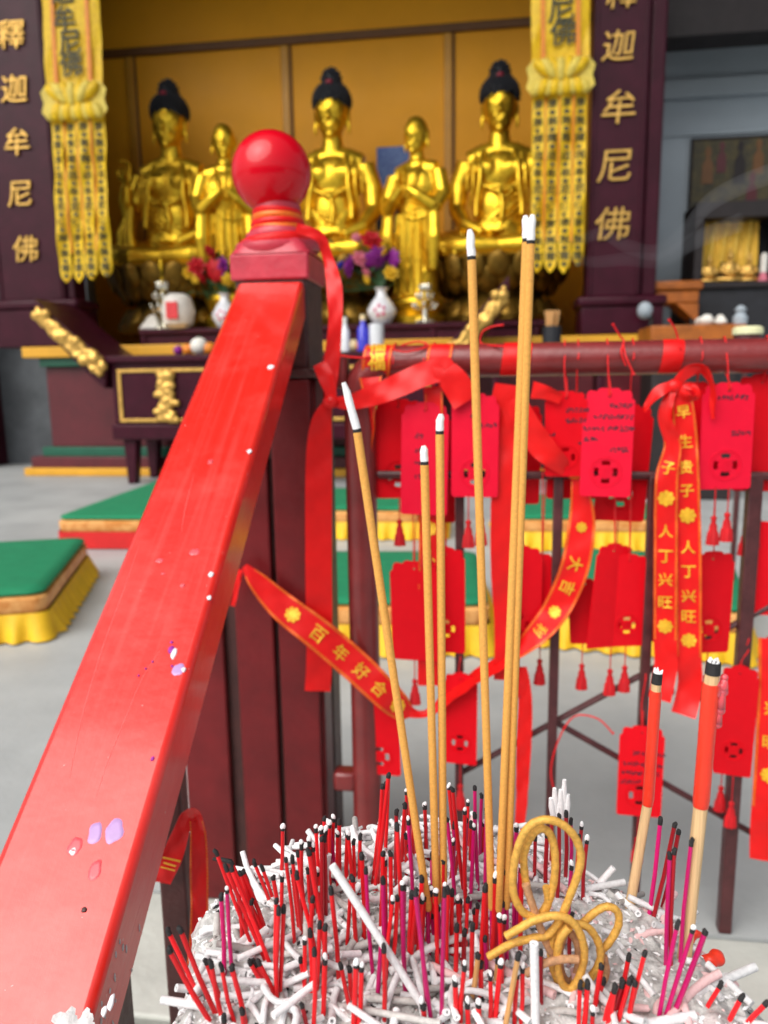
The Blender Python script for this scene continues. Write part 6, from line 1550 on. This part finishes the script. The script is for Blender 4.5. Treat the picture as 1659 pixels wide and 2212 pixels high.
for txt, cv in ((SA, A5), (SB, B6), (SC, C7)):
    for it in txt.replace('\n', '|').split('|'):
        f = it.split(); x1, y1, x2, y2 = map(float, f[:4])
        stub(cv(x1, y1), cv(x2, y2), f[4][0], len(f[4]) > 1, rad=.0013 if f[4][0] == 't' else None)
for g in range(26):                                        # more stubs standing in small bunches
    cx, cy = rnd.uniform(480, 1130), rnd.uniform(1880, 2190); dx = rnd.uniform(-14, 10); c = rnd.choice('rrrrrrdm'); hh = rnd.uniform(90, 190)
    if cx < 560 and cy < 1960: continue
    for j in range(rnd.choice((1, 2, 3))):
        stub((cx + dx + j * 11 + rnd.uniform(-6, 6), cy - hh + rnd.uniform(-14, 14)), (cx + j * 10 + rnd.uniform(-5, 5), cy + rnd.uniform(-8, 8)), c, rnd.random() < .3)
stub(A5(470, 600), A5(700, 1070), 'r', bent=-.004)
# the two stubs that still carry a split plume of white ash
for (x, y0, y1, dx) in ((1135, 175, 335, -12), (1200, 120, 340, 10)):
    b = onZ(*B6(x - dx, 720), ZA)
    t0, t1 = onY(*B6(x - dx * .6, y1), b.y), onY(*B6(x, y0), b.y)
    r_ = thing('ash_plume', 'tall split plume of white ash on the far burnt sticks', 'ash plume', tuple(t0), 'W', 'ash plumes on stick tops')
    for k in range(3):
        o = Vector(((k - 1) * .0022, .0006 * (k % 2), 0)); tp = t1 + o + Vector((0, 0, (-.006, 0, -.009)[k]))
        part('ash_sliver', MB().tube([t0 + o * .7 - Vector((0, 0, .002)), (t0 + tp) / 2 + o * .4, tp], [.0017, .002, .0012], 8), 'ash_tip', r_, smooth=60)

# ---- six tall burning incense sticks
def incense(tip, ashend, foot, label, rad=.0020, lean=0.0, bend=0.0):
    b = onZ(foot[0] + 2, foot[1] + 95, ZA); Y = b.y
    f0 = onY(foot[0], foot[1], Y); e0 = onY(ashend[0], ashend[1], Y + lean * .9); t0 = onY(tip[0], tip[1], Y + lean)
    r = thing('incense_stick', label, 'incense stick', (b.x, b.y, ZA), 'W', 'tall burning yellow incense sticks')
    ax = (e0 - f0)
    pts = [f0 - ax.normalized() * .001, f0 + ax * .003, f0 + ax * .33 + Vector((bend, 0, 0)), f0 + ax * .66 + Vector((bend, 0, 0)), e0]
    part('incense_coat', MB().tube(pts, [rad * .75, rad, rad, rad, rad], 20), 'stick_yellow', r)
    part('bamboo_core', MB().tube([Vector((b.x, b.y, ash_h(b.x, b.y, False) - .006)), f0 + ax.normalized() * .004], rad * .55, 10), 'stick_magenta', r)
    u = (t0 - e0); un = ax.normalized()
    part('ember_ring', MB().tube([e0 - un * .0002, e0 + un * .0016], rad * .97, 20), 'char', r)
    P_ = [e0 + un * .0016 + (u - un * .0016) * k / 5 + Vector((rnd.uniform(-.0004, .0004) * k / 5, 0, 0)) for k in range(6)]
    part('ash_column', MB().tube(P_, [rad * .95, rad * .98, rad * .92, rad * .95, rad * .85, rad * .5], 14), 'ash_tip', r, smooth=60)
    return t0
incense((744, 826), (772, 934), (925, 1962), 'tall yellow incense stick leaning well away from the others')
incense((916, 963), (917, 1004), (943, 1950), 'shorter burning yellow incense stick of the close upright pair, with short ash tip')
incense((952, 894), (950, 938), (958, 1945), 'taller burning yellow incense stick of the close upright pair')
incense((1014, 496), (1019, 562), (1062, 1960), 'single tall yellow incense stick beside the crossing pair')
incense((1136, 466), (1137, 524), (1077, 1965), 'tall yellow incense stick of the crossing pair, leaning across the single one', lean=.004)
tipS = incense((1149, 464), (1146, 528), (1094, 1958), 'tall yellow incense stick of the crossing pair, touching its twin at the top')

# ---- two candle stubs on bamboo
def candle(wick, wtop, wbot, foot, rad, label, drips):
    b = onZ(foot[0], foot[1], ZA); Y = b.y
    p = [onY(*q, Y) for q in (wick, wtop, wbot)]; bz_ = Vector((b.x, b.y, ash_h(b.x, b.y, False) - .008))
    r = thing('candle_stub', label, 'candle', tuple(bz_), 'W', 'candle stubs on bamboo')
    un = (p[0] - bz_).normalized()
    part('bamboo', MB().tube([bz_, p[2], p[1], p[0] - un * .006], [rad * .95, rad * .92, rad * .9, rad * .9], 16), 'bamboo', r)
    part('wax_coat', MB().tube([p[2] - un * .001, p[2] + un * .003, (p[1] + p[2]) / 2, p[1] - un * .002, p[1]], [rad * .98, rad * 1.08, rad * 1.06, rad * 1.1, rad * .98], 20), 'wax_red', r)
    part('charred_end', MB().tube([p[0] - un * .0065, p[0] - un * .0005], [rad * .97, rad * .9], 16), 'char', r)
    fr = MB()
    for k in range(9):
        a = k * .7; q = p[0] + Vector((rad * .6 * math.cos(a), rad * .6 * math.sin(a), -.001))
        fr.tube([q, q + un * rnd.uniform(.001, .0035) + Vector((rnd.uniform(-.0008, .0008), 0, 0))], [.0008, .0003], 5)
    part('ash_fibres', fr, 'ash_tip', r, kind='stuff')
    for (dx, y0, ln, rr) in drips:
        q = onY(wtop[0] + dx, y0, Y) + Vector((0, -.001, 0))
        part('wax_drip', MB().tube([q, q - un * ln * .5, q - un * ln], [rr * .7, rr, rr * 1.15], 10).ell(q - un * ln, rr * 1.2, 10, 8).ell(q, rr * .9, 8, 6), 'wax_pink', r, smooth=175)
candle((1421, 1452), (1417, 1492), (1399, 1735), (1357, 1956), .0029, 'thinner red candle stub on bamboo with bare dark top', [])
candle((1542, 1428), (1536, 1476), (1514, 1738), (1476, 2080), .0037, 'thicker red candle stub on bamboo with pink wax drips down one side', [(22, 1480, .012, .0022), (27, 1462, .007, .002), (16, 1520, .010, .0018), (20, 1505, .005, .0016), (10, 1478, .004, .0022)])

# ---- gold incense knot
kn = thing('incense_knot', 'knotted loops of thick gold incense resting on the ash', 'incense', tuple(onZ(*B6(1200, 1480), ZA)), 'W')
YK = onZ(*B6(1240, 1560), ZA).y
def strand(pts, dy, m='coil_gold', rad=.0019):
    q = [onY(*B6(x, y), YK + dy + (d or 0)) for x, y, d in pts]
    q = [Vector(p) for p in spline(q, 6)]
    part('strand', MB().tube(q, [rad * (1 + .05 * math.sin(i * 1.7)) for i in range(len(q))], 12), m, kn, smooth=60)
    for p in (q[0], q[-1]): pass
S = lambda s: [tuple(map(float, p.split(','))) + (0,) for p in s.split()]
strand(S('700,1275 850,1190 1000,1150 1090,1130 1170,1030 1240,860 1290,720 1305,600 1260,480 1170,400 1060,378 960,430 895,560 862,740 872,880 935,985 1040,1020 1120,1005'), .004)
strand(S('1080,815 1092,930 1052,985 1100,900 1132,760 1136,600 1110,480 1050,435 985,480 935,600 938,720 955,830'), .0085)
strand(S('945,800 970,880 1005,980 1040,1080 1085,1190 1120,1260'), .0055, 'coil_brown')
strand(S('815,1140 900,1090 1000,1035 1120,1005 1230,1030 1300,1120 1330,1250 1300,1390 1240,1480 1180,1440 1150,1300 1170,1160 1230,1080'), .000)
strand(S('1265,1612 1190,1500 1125,1350 1110,1200 1150,1100 1260,1060 1350,1080 1420,1180 1430,1300 1360,1420 1290,1450'), .006)
strand(S('1300,1070 1400,980 1480,945 1545,980 1550,1070 1490,1180 1420,1250'), .0105)
strand(S('945,1385 1060,1320 1180,1290 1290,1290'), -.002, 'coil_brown')
strand(S('1455,1270 1470,1380 1420,1470 1340,1490'), .010, 'coil_brown')
strand(S('1210,1100 1170,1220 1180,1380 1240,1440 1290,1330 1280,1180 1230,1110'), .010, 'coil_brown')
# red wax pools on the rim, seen beyond the candles
for x, y, s, lb in ((1540, 2062, .0065, 'glossy red wax lump on the open rim by the thicker candle stub'), (1498, 2014, .0045, 'small red wax lump on the rim behind the magenta sticks')):
    p = onZ(x, y, ZA)
    w = thing('wax_lump', lb, 'wax', (p.x, p.y, ZA - .014), 'W', 'red wax lumps on the rim')
    mb = MB()
    for k in range(6): mb.ell((rnd.uniform(-s, s) * .7, rnd.uniform(-s, s) * .5, .010 + rnd.uniform(0, .004)), (s * rnd.uniform(.4, .7), s * .5, s * rnd.uniform(.3, .5)), 10, 8)
    part('wax', remeshed(mb, .0012, 'wax', 2), 'wax_red', w)

# ---- thin smoke drifting from the crossing pair
sm = bpy.data.materials.new('smoke'); sm.use_nodes = True; MATS['smoke'] = sm
t = sm.node_tree; t.nodes.remove(t.nodes['Principled BSDF'])
pvn = t.nodes.new('ShaderNodeVolumePrincipled'); pvn.inputs['Color'].default_value = (.85, .88, .95, 1); pvn.inputs['Density'].default_value = 5.0
t.links.new(pvn.outputs[0], t.nodes['Material Output'].inputs['Volume'])
def wisp(pts, r0, r1):
    q = [onY(x, y, tipS.y + d) for x, y, d in spline(pts, 8)]
    n = len(q); return MB().tube(q, [r0 + (r1 - r0) * i / (n - 1) for i in range(n)], 10, 0.5)
smk = thing('incense_smoke', 'thin pale smoke drifting from the tips of the crossing incense pair', 'smoke', tuple(tipS), 'W')
smk['kind'] = 'stuff'
part('smoke_wisp', wisp([(1150, 470, 0), (1175, 500, .01), (1230, 522, .03), (1300, 505, .06), (1350, 530, .08), (1420, 545, .10), (1480, 500, .13), (1530, 440, .16), (1600, 400, .2), (1680, 370, .24)], .0012, .008), 'smoke', smk)
part('smoke_wisp', wisp([(1148, 474, 0), (1200, 540, .02), (1270, 565, .05), (1350, 560, .08), (1430, 560, .10), (1500, 520, .14), (1600, 480, .2)], .001, .007), 'smoke', smk)
